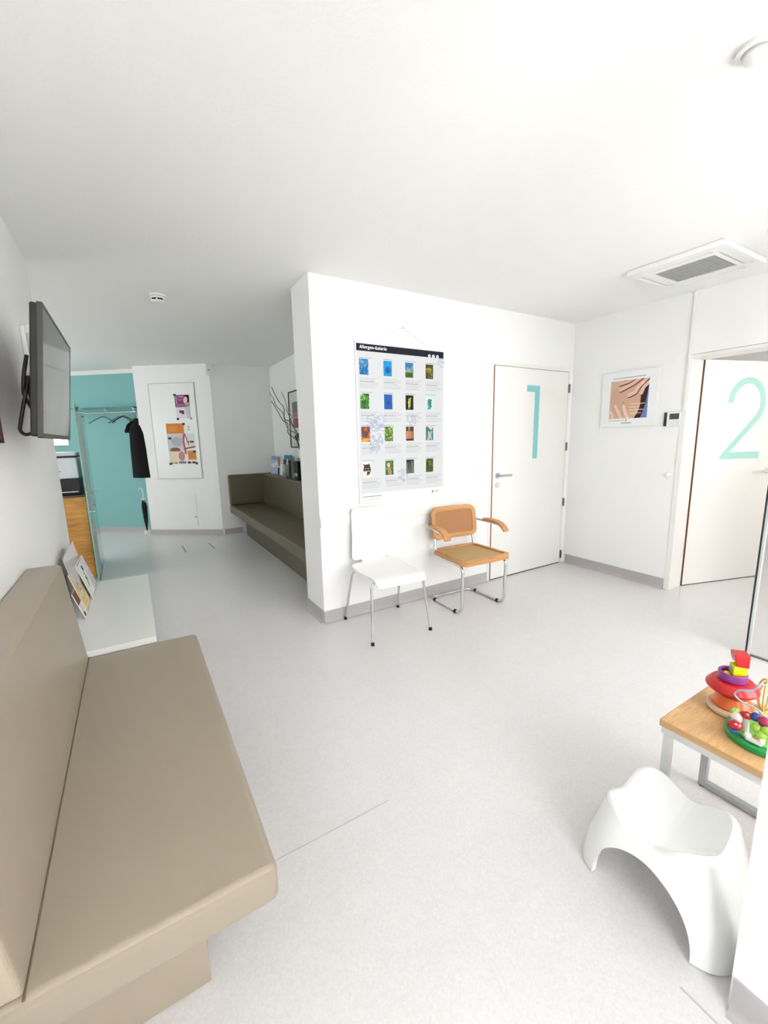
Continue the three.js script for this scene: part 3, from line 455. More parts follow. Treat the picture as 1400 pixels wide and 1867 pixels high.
{
  const t = thing('cane_armchair', 'cantilever armchair with woven cane seat, wooden arms and chrome tube left of door 1', 'chair', [2.335, 0, -2.56], -0.05);
  const R = 0.0125, tubes = [];
  for (const s of [-1, 1]) tubes.push(pipe([[0, R, -0.215], [s * 0.222, R, -0.215], [s * 0.222, R, 0.205], [s * 0.222, 0.402, 0.215], [s * 0.212, 0.402, -0.16], [s * 0.185, 0.76, -0.232]], R, 0.065, 200));
  obj('tube_frame', tubes, chrome, t);
  for (const s of [-1, 1]) for (const z of [-0.15, 0.13]) obj('floor_glide', rod([s * 0.222, R, z - 0.012], [s * 0.222, R, z + 0.012], R + 0.0022, 20), black, t);
  const ring = (w, h, r, b, d, bev) => { const s = rrShape(-w, -h, w, h, r); s.holes.push(rrShape(-w + b, -h + b, w - b, h - b, Math.max(0.01, r - b * 0.7))); return extr(s, d, bev, 4, 16); };
  const bend = g => { const p = g.attributes.position; for (let i = 0; i < p.count; i++) p.setZ(i, p.getZ(i) + 0.5 * p.getX(i) ** 2 - 0.14 * p.getY(i) - 0.03 * Math.pow(p.getX(i) / 0.235, 2) * 0); g.computeVertexNormals(); return g; };
  const split = (shapeG) => shapeG; 
  // finely divided ring so that it can bend
  const ringFine = (w, h, r, bw, d) => { const pts = [], N = 120; for (let i = 0; i < N; i++) pts.push(rrShape(-w + bw / 2, -h + bw / 2, w - bw / 2, h - bw / 2, Math.max(0.012, r - bw / 2)).getSpacedPoints(N)[i]); return grid(N, 16, (u, v) => { const k = Math.round(u * N) % N, a = pts[(k + N - 1) % N], c = pts[(k + 1) % N], p = pts[k]; let nx = c.y - a.y, ny = -(c.x - a.x); const l = Math.hypot(nx, ny); nx /= l; ny /= l; const q = v * Math.PI * 2, sq = f => Math.sign(f) * Math.pow(Math.abs(f), 0.6); const o = sq(Math.cos(q)) * bw / 2, z = sq(Math.sin(q)) * d / 2; return [p.x + nx * o, p.y + ny * o, z]; }); };
  const weave = (c1, c2) => dataTex(128, (x, y) => { const a = x % 32, b = y % 32, v = (a < 7 || b < 7 || Math.abs(a - b) < 5 || Math.abs(a + b - 32) < 5 || Math.abs(a - b) > 27); return v ? c1 : c2; }, true);
  const wBack = weave([196, 142, 94], [126, 86, 56]), wSeat = weave([214, 184, 132], [160, 128, 84]);
  wBack.repeat.set(9, 5); wSeat.repeat.set(9, 9);
  const at = (g, y, z) => g.translate(0, y, z);
  obj('back_frame', at(bend(ringFine(0.237, 0.137, 0.065, 0.042, 0.026)), 0.667, -0.212), beech, t);
  obj('back_cane', at(bend(mergeGeometries([grid(24, 12, (u, v) => [(u - 0.5) * 0.40, (v - 0.5) * 0.20, 0.0025]), grid(24, 12, (u, v) => [(0.5 - u) * 0.40, (v - 0.5) * 0.20, -0.0025])])), 0.667, -0.212), M(0xffffff, 0.6, { map: wBack }), t);
  const seatShape = (w0, w1, d0, d1, r) => { const s = new THREE.Shape(), P = [[-w0, d0], [w0, d0], [w1, d1], [-w1, d1]]; s.moveTo(-w0 + r, d0); s.lineTo(w0 - r, d0); s.quadraticCurveTo(w0, d0, w0 + (w1 - w0) * 0.12, d0 + r); s.lineTo(w1 - (w1 - w0) * 0.1, d1 - r); s.quadraticCurveTo(w1, d1, w1 - r, d1); s.lineTo(-w1 + r, d1); s.quadraticCurveTo(-w1, d1, -w1 + (w1 - w0) * 0.1, d1 - r); s.lineTo(-w0 - (w1 - w0) * 0.12, d0 + r); s.quadraticCurveTo(-w0, d0, -w0 + r, d0); return s; };
  const so = seatShape(0.222, 0.238, -0.195, 0.255, 0.045); so.holes.push(seatShape(0.196, 0.211, -0.168, 0.226, 0.03));
  obj('seat_frame', extr(so, 0.034, 0.008, 4, 12).rotateX(Math.PI / 2).translate(0, 0.449, 0), beech, t);
  obj('seat_cane', mergeGeometries([grid(20, 20, (u, v) => [(u - 0.5) * 0.425, 0.441 - 0.006 * Math.sin(Math.PI * u) * Math.sin(Math.PI * v), -0.172 + 0.402 * (1 - v)]), grid(20, 20, (u, v) => [(0.5 - u) * 0.425, 0.436 - 0.006 * Math.sin(Math.PI * u) * Math.sin(Math.PI * v), -0.172 + 0.402 * (1 - v)])]), M(0xffffff, 0.6, { map: wSeat }), t);
  for (const s of [-1, 1]) {
    const arm = obj('armrest', extr(poly([[-0.12, 0.668], [-0.115, 0.684], [-0.04, 0.688], [0.03, 0.684], [0.085, 0.668], [0.125, 0.638], [0.146, 0.607], [0.132, 0.6], [0.112, 0.622], [0.075, 0.645], [0.03, 0.66], [-0.04, 0.664]]), 0.046, 0.006, 4).translate(0, 0, -0.023).rotateY(-Math.PI / 2).rotateY(s * 0.05).translate(s * 0.295, 0, -0.01), beech, t);
    obj('arm_tube', pipe([[s * 0.16, 0.665, -0.236], [s * 0.262, 0.665, -0.236], [s * 0.302, 0.653, -0.03], [s * 0.304, 0.645, 0.05], [s * 0.304, 0.605, 0.125]], 0.0105, 0.06, 90), chrome, arm);
  }
}
// ================================================================ STOOL, CHILDREN'S TABLE, TOYS
{
  const t = thing('childs_stool', 'white moulded plastic stool for children with a dished seat beside the low wooden table', 'stool', [1.28, 0, -0.496]);
  const A = 0.216, B = 0.162;                                   // half length (z) and half depth (x) at the floor
  const h = th => { const c = Math.abs(Math.cos(th)), s = Math.abs(Math.sin(th)); return 0.238 + 0.008 * Math.pow(s, 4) + 0.045 * Math.pow(2 * c * s, 1.8); };   // sin: along z
  function body(inset, lower, y0, flat) {
    const NS = 96, NV = 60;
    return grid(NS, NV, (u, v) => {
      const th = u * Math.PI * 2, c = Math.cos(th), s = Math.sin(th), n = 3.6, q = Math.pow(Math.pow(Math.abs(c), n) + Math.pow(Math.abs(s), n), -1 / n);
      if (flat) { const ex = (B - inset) * c * q, ez = (A - inset) * s * q; if (v < 0.1) return [ex * v * 10, y0, ez * v * 10]; if (v < 0.7) { const w = (v - 0.1) / 0.6; return [ex * (1 - 0.1 * Math.pow(w, 1.6)), y0 + (flat - y0) * w, ez * (1 - 0.2 * Math.pow(w, 1.5))]; } const w = (1 - v) / 0.3; return [ex * 0.9 * w, flat, ez * 0.8 * w]; }
      const ex = (B - inset) * c * q, ez = (A - inset) * s * q, H = h(th) - lower, yd = 0.198 - lower; let k, y;
      const KX = 0.9, KZ = 0.70, rim = [0.09, 0.09];
      if (v < 0.06) { k = v / 0.06; return [ex * k, y0, ez * k]; }
      if (v < 0.55) { const w = (v - 0.06) / 0.49; y = y0 + (H - 0.02 - y0) * w; return [ex * (1 - (1 - KX) * Math.pow(w, 1.6)), y, ez * (1 - (1 - KZ) * Math.pow(w, 1.5))]; }
      if (v < 0.72) { const w = (v - 0.55) / 0.17, a = w * Math.PI * 0.54, c2 = 1 - Math.cos(a); y = H - 0.02 + 0.02 * Math.sin(a); return [ex * (KX - rim[0] * c2), y, ez * (KZ - rim[1] * c2)]; }
      const w = (v - 0.72) / 0.28, a0 = Math.PI * 0.54, c2 = 1 - Math.cos(a0), yy = H - 0.02 + 0.02 * Math.sin(a0), r = 1 - w;
      y = yd + (yy - yd) * Math.pow(r, 2.3); return [ex * (KX - rim[0] * c2) * r, y, ez * (KZ - rim[1] * c2) * r];
    });
  }
  const flipG = g => g;
  const mk = g => { const b = new Brush(g); b.updateMatrixWorld(); return b; };
  const ev = new Evaluator(); ev.attributes = ['position', 'normal', 'uv'];
  const orient = g => { // make sure faces point outwards
    g = g.clone(); const p = g.attributes.position, id = g.index.array; let vol = 0; const a = V3(), b = V3(), c = V3();
    for (let i = 0; i < id.length; i += 3) { a.fromBufferAttribute(p, id[i]); b.fromBufferAttribute(p, id[i + 1]); c.fromBufferAttribute(p, id[i + 2]); vol += a.dot(b.clone().cross(c)); }
    if (vol < 0) for (let i = 0; i < id.length; i += 3) { const k = id[i]; id[i] = id[i + 1]; id[i + 1] = k; }
    g.computeVertexNormals(); return g;
  };
  let res = ev.evaluate(mk(orient(body(0, 0, 0))), mk(orient(body(0.02, 0, -0.02, 0.18))), SUBTRACTION);
  const arch = new THREE.Shape(); arch.moveTo(-0.139, -0.05); arch.lineTo(-0.139, 0); for (let i = 1; i < 40; i++) { const a = Math.PI - i / 40 * Math.PI; arch.lineTo(0.139 * Math.cos(a), 0.184 * Math.pow(Math.sin(a), 0.9)); } arch.lineTo(0.139, 0); arch.lineTo(0.139, -0.05);
  res = ev.evaluate(res, mk(extr(arch, 0.6).translate(0, 0, -0.3).rotateY(Math.PI / 2)), SUBTRACTION);
  obj('body', toCreasedNormals(res.geometry.index ? res.geometry.toNonIndexed() : res.geometry, 0.6), MP(0xf5f6f5, 0.22), t);
}
{
  const t = thing('childrens_table', 'low wooden topped table with steel legs holding toys', 'table', [1.657, 0, -0.2]);
  const o = g => g.translate(-1.657, 0, 0.2), q = 0.0125;
  obj('tabletop', o(rb(1.470, 1.846, 0.394, 0.42, -0.634, 0.25, 0.004)), beechTable, t);
  for (const [x, m, n] of [[1.492, steelWhite, 'near'], [1.822, steel, 'far']]) {
    obj('leg', o(rb(x - q, x + q, 0.026, 0.365, -0.622, -0.597, 0.002)), m, t);
    obj('leg', o(rb(x - q, x + q, 0.026, 0.365, 0.2, 0.225, 0.002)), m, t);
    obj('apron_rail', o(rb(x - q, x + q, 0.365, 0.394, -0.63, 0.245, 0.002)), m, t);
    obj('floor_rail', o(rb(x - q, x + q, 0.003, 0.026, -0.622, 0.225, 0.002)), m, t);
    for (const z of [-0.61, 0.21]) obj('glide', o(cyl(0.012, 0.012, 0.004, x, 0.002, z, 16)), black, t);
  }
  for (const z of [-0.612, 0.22]) obj('cross_rail', o(rb(1.5045, 1.8095, 0.368, 0.394, z - 0.011, z + 0.011, 0.002)), steelWhite, t);
}
const paint = c => MP(c, 0.3, { clearcoat: 0.3 });
const TY = 0.42;
{ // stacking tower: leans a little where it was built askew
  const t = thing('stacking_toy', 'stacked wooden ring toy in orange, blue, red and purple on the low table', 'toy', [1.725, TY, -0.522]);
  const k = 0.8, lt = pts => lathe(pts.map(([a, b]) => [a * k, b * 0.83]));
  obj('base', lt([[0, 0], [0.082, 0], [0.092, 0.008], [0.09, 0.022], [0.08, 0.026], [0, 0.026]]), M(0xe3c49c, 0.5), t);
  obj('orange_ring', lt([[0.012, 0.026], [0.07, 0.027], [0.075, 0.034], [0.054, 0.071], [0.048, 0.075], [0.012, 0.075]]), paint(0xe8661a), t);
  obj('blue_ring', lt([[0.012, 0.0755], [0.04, 0.0755], [0.043, 0.081], [0.04, 0.087], [0.012, 0.087]]), paint(0x1f2f9a), t);
  const red = lt([[0.012, 0], [0.05, 0], [0.086, 0.014], [0.094, 0.022], [0.093, 0.03], [0.076, 0.052], [0.068, 0.056], [0.012, 0.055]]); red.rotateZ(0.02).translate(-0.004, 0.0725, -0.005);
  obj('red_ring', red, paint(0xc8131d), t);
  const pur = lt([[0.036, 0], [0.05, 0], [0.052, 0.004], [0.052, 0.032], [0.049, 0.036], [0.043, 0.036], [0.04, 0.032], [0.036, 0.002], [0.036, 0]]); pur.translate(-0.006, 0.1185, -0.007);
  obj('purple_ring', pur, paint(0x8a2f86), t);
  obj('peg', cyl(0.007, 0.007, 0.124, -0.004, 0.062, 0, 16), M(0xe3c49c, 0.5), t);
  obj('peg_knob', new THREE.SphereGeometry(0.013, 20, 14).translate(-0.018, 0.134, -0.02), paint(0xf0c81e), t);
}
{
  const t = thing('toy_block', 'yellow toy block on the purple ring, under the red block', 'toy block', [1.727, TY + 0.140, -0.518], -0.93);
  obj('cube', rb(-0.0195, 0.0195, 0, 0.036, -0.0195, 0.0195, 0.003), paint(0xf5e60c), t);
  obj('leaf_side', rb(-0.021, -0.019, 0.004, 0.033, -0.016, 0.016, 0.0008), paint(0xb7d36a), t);
}
{
  const t = thing('toy_block', 'red toy block with one rounded side, topmost on the stacked ring toy', 'toy block', [1.727, TY + 0.1762, -0.518], -0.93);
  const s = new THREE.Shape(); s.moveTo(-0.021, 0.044); s.lineTo(0.021, 0.044); s.lineTo(0.021, 0); s.lineTo(0.0, 0); s.quadraticCurveTo(-0.02, 0.004, -0.021, 0.044);
  obj('block', extr(s, 0.042, 0.002, 3).translate(0, 0, -0.021), paint(0xc90d16), t);
}
{
  const t = thing('bead_maze', 'green based bead maze with painted beads at the table edge', 'toy', [1.632, TY, -0.405]);
  const base = extr((() => { const s = new THREE.Shape(); s.absellipse(0, 0, 0.100, 0.098, 0, Math.PI * 2, false, 0); return s; })(), 0.012, 0.004, 4, 40).rotateX(-Math.PI / 2).translate(0, 0.0045, 0);
  obj('base', base, paint(0x0f9a4d), t);
  obj('meadow_print', cyl(0.07, 0.07, 0.002, -0.005, 0.0215, 0.0, 40), M(0x86c06a, 0.5), t);
  const blue = M(0x9fb9d8, 0.3, { metalness: 0.2 });
  obj('wire', spline([[0.06, 0.15, 0.01], [-0.004, 0.182, -0.026], [-0.010, 0.160, -0.036], [-0.022, 0.142, -0.070], [-0.025, 0.126, -0.078], [-0.02, 0.110, -0.063], [-0.008, 0.098, -0.024], [0.0, 0.08, -0.004], [0.03, 0.02, 0.012]], 0.0026, 90, 8), blue, t);
  obj('wire', spline([[-0.078, 0.018, -0.05], [-0.06, 0.055, -0.056], [-0.035, 0.073, -0.05], [-0.03, 0.08, -0.02], [-0.035, 0.08, 0.005], [-0.05, 0.06, 0.01], [-0.06, 0.02, 0.012]], 0.0025, 60, 8), blue, t);
  const bead = (c, x, y, z, r = 0.0125, sy = 1) => obj('bead', new THREE.SphereGeometry(r, 22, 16).scale(1, sy, 1).translate(x, y, z), paint(c), t);
  bead(0xa9cf5c, -0.032, 0.072, -0.068, 0.014); bead(0xf2d9dc, -0.05, 0.064, -0.057, 0.016); bead(0x1c3f8f, -0.032, 0.084, -0.017, 0.014); bead(0xa51f55, -0.038, 0.083, 0.006, 0.016); bead(0x1565a5, -0.076, 0.032, -0.052, 0.012, 0.8);
  for (const [x, y, z, s] of [[-0.074, 0.05, -0.052, 1], [-0.034, 0.077, -0.038, 0.85]]) {
    const cap = obj('mushroom_cap', lathe([[0, -0.006], [0.016, -0.006], [0.021, -0.001], [0.018, 0.007], [0.009, 0.0125], [0, 0.014]], 28).scale(s, s, s).translate(x, y, z), paint(0xb80f1b), t);
    for (const [a, b, c] of [[0.012, 0.0095, 0.006], [-0.010, 0.0105, 0.005], [0.003, 0.0105, -0.009], [-0.004, 0.0085, 0.013]]) obj('dot', new THREE.SphereGeometry(0.0036, 12, 8).scale(1, 0.6, 1).translate(x + a * s, y + b * s, z + c * s), whitePlastic, cap);
  }
  obj('mushroom_stem', cyl(0.008, 0.011, 0.046, -0.034, 0.0485, -0.038, 16), paint(0xf1ece4), t);
  for (const [x, y, z, r] of [[-0.055, 0.062, -0.006, 0.014], [-0.06, 0.05, 0.008, 0.015], [-0.055, 0.066, 0.018, 0.013]]) bead(0x9bcb45, x, y, z, r);
  bead(0xc9b36a, -0.062, 0.036, 0.007, 0.015, 0.6);
  obj('white_figure', [rb(-0.085, -0.068, 0.0225, 0.036, -0.022, 0.02, 0.005), new THREE.SphereGeometry(0.010, 16, 12).translate(-0.076, 0.038, -0.018), new THREE.SphereGeometry(0.009, 16, 12).translate(-0.076, 0.037, 0.016)], paint(0xf0e9e6), t);
}
{
  const t = thing('wire_toy', 'pale yellow looped wire toy at the right edge of the photo', 'toy', [1.80, TY, -0.455]);
  obj('base', cyl(0.03, 0.033, 0.012, 0.0, 0.006, 0, 28), M(0xd8c487, 0.5), t);
  const y = M(0xdccb84, 0.4);
  for (const [a, b] of [[0, 0], [0.9, 0.004], [1.9, -0.004]]) { const pts = []; for (let i = 0; i <= 24; i++) { const q = i / 24 * Math.PI * 2 - Math.PI / 2; pts.push([0.024 * Math.cos(q) * Math.cos(a), 0.068 + 0.058 * Math.sin(q), b + 0.024 * Math.cos(q) * Math.sin(a)]); } obj('loop', spline(pts, 0.0032, 60, 8), y, t); }
}
// frameless glass door with slim seals at the right edge
{
  const t = thing('glass_door', 'tall clear glass door with slim dark seals at the right edge of the photo', 'glass door', [3.2, 0, 0]);
  const H = 2.2;
  obj('pane', bx(-0.004, 0.004, 0.0125, H - 0.02, -0.912, 0.85), glassMat, t);
  obj('edge_profile', [bx(-0.018, 0.018, 0.002, H, -0.930, -0.924), bx(-0.018, -0.0045, 0.002, H, -0.924, -0.913)], M(0xdde3e1, 0.25, { metalness: 0.3 }), t);
  obj('dark_seal', bx(-0.0235, -0.0182, 0.002, H, -0.934, -0.926), M(0x1d2022, 0.5), t);
  obj('grey_seal', bx(0.0182, 0.025, 0.002, H, -0.932, -0.922), M(0x7b8183, 0.5), t);
  obj('bottom_rail', bx(-0.006, 0.006, 0.002, 0.012, -0.912, 0.85), M(0x70777a, 0.4, { metalness: 0.5 }), t);
  obj('top_rail', bx(-0.018, 0.018, H - 0.0195, H + 0.02, -0.912, 0.85), steel, t);
}
// ================================================================ BACK ROOM
{
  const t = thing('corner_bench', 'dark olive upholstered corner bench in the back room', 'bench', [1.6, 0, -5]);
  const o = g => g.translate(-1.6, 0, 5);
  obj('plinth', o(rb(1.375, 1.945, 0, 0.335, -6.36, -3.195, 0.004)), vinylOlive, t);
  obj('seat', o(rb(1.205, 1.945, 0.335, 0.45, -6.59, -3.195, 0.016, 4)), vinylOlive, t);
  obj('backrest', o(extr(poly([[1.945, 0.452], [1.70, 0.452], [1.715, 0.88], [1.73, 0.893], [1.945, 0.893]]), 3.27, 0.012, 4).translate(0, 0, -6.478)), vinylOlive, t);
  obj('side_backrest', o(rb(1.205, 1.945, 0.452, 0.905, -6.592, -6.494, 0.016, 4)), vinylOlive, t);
}
const bookStand = (label, z, w, h, mat, lean = 0.08, cat = 'brochure') => { const g = rb(-0.006, 0.006, 0, h, -w / 2, w / 2, 0.002); const m = obj('brochure', g.rotateZ(-lean), mat); m.position.set(1.86, 0.8945, z); m.rotation.y = 0.15; return tag(m, label, cat, null); };
{
  const txSky = canvasTex(128, 192, (x, w, h) => { x.fillStyle = '#b9c4da'; x.fillRect(0, 0, w, h); x.fillStyle = '#8ea0c2'; x.fillRect(0, 0, w, 40); x.fillStyle = '#e3e7ee'; for (let i = 0; i < 9; i++) { x.beginPath(); x.ellipse(20 + i * 12, 90 + 20 * Math.sin(i), 24, 13, 0, 0, 7); x.fill(); } });
  const txFace = canvasTex(128, 192, (x, w, h) => { x.fillStyle = '#d8d2cc'; x.fillRect(0, 0, w, h); x.fillStyle = '#8f7f77'; x.fillRect(0, 0, 40, 90); x.fillRect(90, 10, 38, 60); x.fillStyle = '#2c2f3a'; x.fillRect(0, 110, 30, 82); x.fillStyle = '#fafafa'; x.fillRect(44, 70, 44, 120); });
  const txDark = canvasTex(128, 192, (x, w, h) => { x.fillStyle = '#4f86a6'; x.fillRect(0, 0, w, 46); x.fillStyle = '#2b2c2c'; x.fillRect(0, 46, w, h - 46); x.fillStyle = '#c9cccd'; x.beginPath(); x.ellipse(60, 70, 20, 40, 0.2, 0, 7); x.fill(); });
  bookStand('pale blue cloudy leaflet at the far end of the olive bench ledge', -6.32, 0.30, 0.27, paper(txSky));
  bookStand('leaflet with a face photo, second from the corner on the olive bench ledge', -6.02, 0.24, 0.25, paper(txFace));
  bookStand('leaflet with blue top and dark photo in the middle of the olive bench ledge', -5.76, 0.2, 0.30, paper(txDark));
  bookStand('grey leaflet in a holder beneath the framed picture', -5.38, 0.22, 0.28, M(0x9b9c9a, 0.4), 0.3);
  const s = thing('leaflet_holder', 'small clear holder of pale leaflets on the olive bench ledge', 'brochure stand', [1.80, 0.8935, -5.62]);
  obj('holder', [rb(-0.04, -0.036, 0, 0.11, -0.06, 0.06, 0.001), rb(-0.04, 0.03, 0, 0.004, -0.06, 0.06, 0.001), rb(0.026, 0.03, 0, 0.2, -0.06, 0.06, 0.001)], acrylic, s);
  obj('leaflets', rb(-0.03, 0.02, 0.005, 0.18, -0.052, 0.052, 0.002), M(0xb9bab8, 0.6), s);
  const b = thing('dark_box', 'black box with a pale label at the end of the visible ledge', 'box', [1.83, 0.8935, -5.16]);
  obj('carton', rb(-0.05, 0.05, 0, 0.24, -0.07, 0.07, 0.004), black, b);
  obj('label', rb(-0.0515, -0.0495, 0.05, 0.09, -0.05, 0.05, 0.0005), M(0xb0b0ac, 0.6), b);
}
{
  const tex = canvasTex(256, 384, (x, w, h) => { x.fillStyle = '#ddded8'; x.fillRect(0, 0, w, h); x.fillStyle = '#8c8784'; x.fillRect(60, 70, 140, 70); x.fillStyle = '#b58a88'; x.fillRect(60, 140, 140, 40); x.fillStyle = '#a45e5e'; x.fillRect(60, 185, 140, 66); x.fillStyle = '#b9a0a0'; x.fillRect(60, 176, 140, 10); x.fillStyle = '#17181a'; x.beginPath(); x.moveTo(70, 312); x.lineTo(110, 296); x.lineTo(180, 286); x.lineTo(200, 330); x.lineTo(130, 322); x.lineTo(112, 334); x.fill(); });
  const t = thing('framed_picture', 'tall black framed abstract print on the back room wall', 'picture', [1.95, 1.67, -5.49]);
  obj('frame', extr((() => { const s = rrShape(-0.26, -0.375, 0.26, 0.375, 0.004); s.holes.push(rrShape(-0.246, -0.361, 0.246, 0.361, 0.002)); return s; })(), 0.02).rotateY(-Math.PI / 2), black, t);
  obj('print', rb(-0.011, -0.001, -0.36, 0.36, -0.245, 0.245, 0.001), [paper(tex), paper(tex), paper(tex), paper(tex), paper(tex), paper(tex)][0], t);
}
{
  const t = thing('vase_of_branches', 'bare twisted branches leaning left out of a hidden vase', 'branches', [1.80, 0.8935, -4.75]);
  obj('vase', lathe([[0, 0], [0.05, 0], [0.06, 0.02], [0.05, 0.15], [0.035, 0.27], [0.04, 0.29], [0.034, 0.29], [0.03, 0.27], [0.044, 0.15], [0.05, 0.025], [0, 0.02]], 32), M(0x3b3c3a, 0.35), t);
  const wood = M(0x4a3f30, 0.75), pale = M(0x8a7a58, 0.75);
  const br = [[[-0.07, 1.02, -1.06], wood, 1], [[-0.09, 0.95, -1.10], pale, 2], [[-0.08, 0.84, -1.08], wood, 3], [[-0.02, 0.93, -0.80], M(0x9a9a90, 0.7), 4], [[-0.02, 0.7, -0.66], pale, 5]];
  for (const [e, m, k] of br) { const pts = []; for (let i = 0; i <= 9; i++) { const u = i / 9, w = Math.sin(u * Math.PI) * 0.03; pts.push([e[0] * u + w * Math.sin(i * 2.1 + k), 0.2 + e[1] * Math.pow(u, 0.9) + w * Math.cos(i * 2.7 + k * 2), e[2] * u + w * Math.sin(i * 1.7 + k)]); } obj('branch', spline(pts, 0.005, 70, 6), m, t); }
}
{
  const t = thing('motion_sensor', 'white motion sensor under the ceiling on the edge of the back wall', 'sensor', [1.07, 2.41, -6.6]);
  obj('housing', rb(-0.045, 0.045, -0.075, 0.075, 0.002, 0.055, 0.014, 4), whitePlastic, t);
  obj('lens', rb(-0.012, 0.012, -0.02, 0.0, 0.053, 0.0575, 0.002), greyPlastic, t);
  obj('mounting_plate', rb(-0.03, 0.03, -0.05, 0.05, 0, 0.004, 0.001), whitePlastic, t);
}
// slanted wall: sp(u, y, n): u metres to the right along it from its left edge
let su = 0, sy = 0;                                    // middle of the thing now being built on the slanted wall
const slantThing = (name, label, cat, u, y) => { su = u; sy = y; return thing(name, label, cat, sp(u, y, 0), SLANT); };
const onSlant = g => g.translate(-su, -sy, 0);
const frontBox = (u0, u1, y0, y1, n0, n1) => onSlant(rb(u0, u1, y0, y1, n0, n1, Math.min(0.0015, (n1 - n0) * 0.4)));
{
  const t = slantThing('notice_board', 'tall white metal wall panel holding two posters in the back room', 'panel', 0.561, 1.556);
  obj('panel', frontBox(0.222, 0.90, 0.872, 2.24, 0.001, 0.012), M(0xf1f3f2, 0.35), t);
  const F = M(0xc3c6c4, 0.5);
  obj('frame_edge', [frontBox(0.214, 0.222, 0.864, 2.248, 0.001, 0.014), frontBox(0.90, 0.908, 0.864, 2.248, 0.001, 0.014), frontBox(0.222, 0.90, 2.24, 2.248, 0.001, 0.014), frontBox(0.222, 0.90, 0.864, 0.872, 0.001, 0.014)], F, t);
}
{ // posters held by magnets
  const texP = canvasTex(192, 288, (x, w, h) => { x.fillStyle = '#7b3f6b'; x.fillRect(0, 0, w, 150); x.fillStyle = '#9a6a90'; x.fillRect(0, 108, w, 42); x.fillStyle = '#e6e4ea'; x.fillRect(0, 150, w, h - 150); x.fillStyle = '#dca5c6'; x.fillRect(14, 14, 14, 92); x.fillRect(44, 16, 74, 12); x.fillStyle = '#c58ab0'; x.fillRect(44, 46, 56, 9); x.fillRect(44, 62, 50, 7); x.fillStyle = '#1a0d14'; x.beginPath(); x.ellipse(168, 40, 40, 50, 0, 0, 7); x.fill(); x.fillStyle = '#efd2bf'; x.beginPath(); x.ellipse(140, 62, 26, 42, 0.25, 0, 7); x.fill(); x.fillStyle = '#d79c94'; x.beginPath(); x.ellipse(160, 108, 30, 15, -0.5, 0, 7); x.fill(); x.fillStyle = '#c9cad2'; x.beginPath(); x.moveTo(120, 150); x.lineTo(192, 130); x.lineTo(192, 288); x.lineTo(150, 288); x.fill(); x.fillStyle = '#6b1741'; x.fillRect(48, 190, 60, 32); x.fillRect(76, 222, 32, 14); });
  const texO = canvasTex(320, 448, (x, w, h) => { x.fillStyle = '#f3f1ee'; x.fillRect(0, 0, w, h); x.fillStyle = '#e0873a'; x.fillRect(0, 0, 206, 112); x.fillStyle = '#c46d2a'; greyLines(x, 20, 40, 120, 3, 18, '#f0b070', 5);
    x.fillStyle = '#cfd0d6'; x.fillRect(0, 116, 200, 190); x.fillStyle = '#b5b6bd'; x.beginPath(); x.ellipse(110, 200, 66, 54, 0, 0, 7); x.fill(); x.fillStyle = '#3d4a4a'; x.fillRect(10, 150, 40, 24); x.fillStyle = '#8e5a55'; x.beginPath(); x.ellipse(80, 290, 60, 26, 0, 0, 7); x.fill();
    x.fillStyle = '#50524f'; x.font = '58px sans-serif'; x.fillText('Z', 246, 76); x.fillStyle = '#dfe2e6'; x.fillRect(214, 116, 106, 140); x.fillStyle = '#4a3a4a'; x.fillRect(236, 196, 16, 18); x.fillRect(262, 194, 42, 20); x.strokeStyle = '#b7626c'; x.lineWidth = 22; x.beginPath(); x.moveTo(206, 110); x.bezierCurveTo(170, 200, 200, 250, 200, 340); x.stroke(); x.lineWidth = 12; x.beginPath(); x.moveTo(206, 110); x.lineTo(246, 240); x.stroke(); x.strokeStyle = '#a84a48'; x.lineWidth = 16; x.beginPath(); x.moveTo(200, 278); x.lineTo(320, 258); x.stroke();
    x.fillStyle = '#eeddc4'; x.fillRect(4, 306, 106, 104); x.fillStyle = '#cb8f8a'; x.beginPath(); x.ellipse(150, 360, 38, 54, 0, 0, 7); x.fill(); x.fillStyle = '#dd9550'; x.fillRect(222, 300, 98, 104); greyLines(x, 236, 330, 70, 4, 15, '#b9702c', 5); x.fillStyle = '#f5f3f0'; x.fillRect(0, 412, w, 36); x.fillStyle = '#dcc27c'; x.fillRect(6, 418, 40, 22); x.fillRect(54, 418, 40, 22); x.fillStyle = '#2c2a2a'; x.fillRect(6, 438, 40, 6); x.fillRect(54, 438, 40, 6); x.fillStyle = '#84828f'; x.fillRect(108, 418, 88, 26); x.fillStyle = '#5c2f36'; x.fillRect(212, 422, 40, 22); x.fillRect(266, 422, 40, 22); });
  const sheet = (name, u0, u1, y0, y1, tex, label) => { const t = slantThing(name, label, 'poster', (u0 + u1) / 2, (y0 + y1) / 2); obj('sheet', onSlant(new THREE.BoxGeometry(u1 - u0, y1 - y0, 0.0012).translate((u0 + u1) / 2, (y0 + y1) / 2, 0.0131)), paper(tex), t); return t; };
  sheet('poster', 0.60, 0.82, 1.745, 2.075, texP, 'small purple poster with a face, upper of the two on the white panel');
  sheet('poster', 0.425, 0.845, 1.085, 1.675, texO, 'larger orange and white poster, lower of the two on the white panel');
  const mags = [[0.607, 2.078, 'at the top left corner of the purple poster'], [0.622, 1.737, 'below the left of the purple poster'], [0.82, 1.742, 'below the right of the purple poster', 1], [0.70, 1.665, 'at the top of the orange poster'], [0.437, 1.088, 'at the bottom left of the orange poster'], [0.842, 1.09, 'at the bottom right of the orange poster'], [0.822, 1.262, 'on the orange box of the lower poster']];
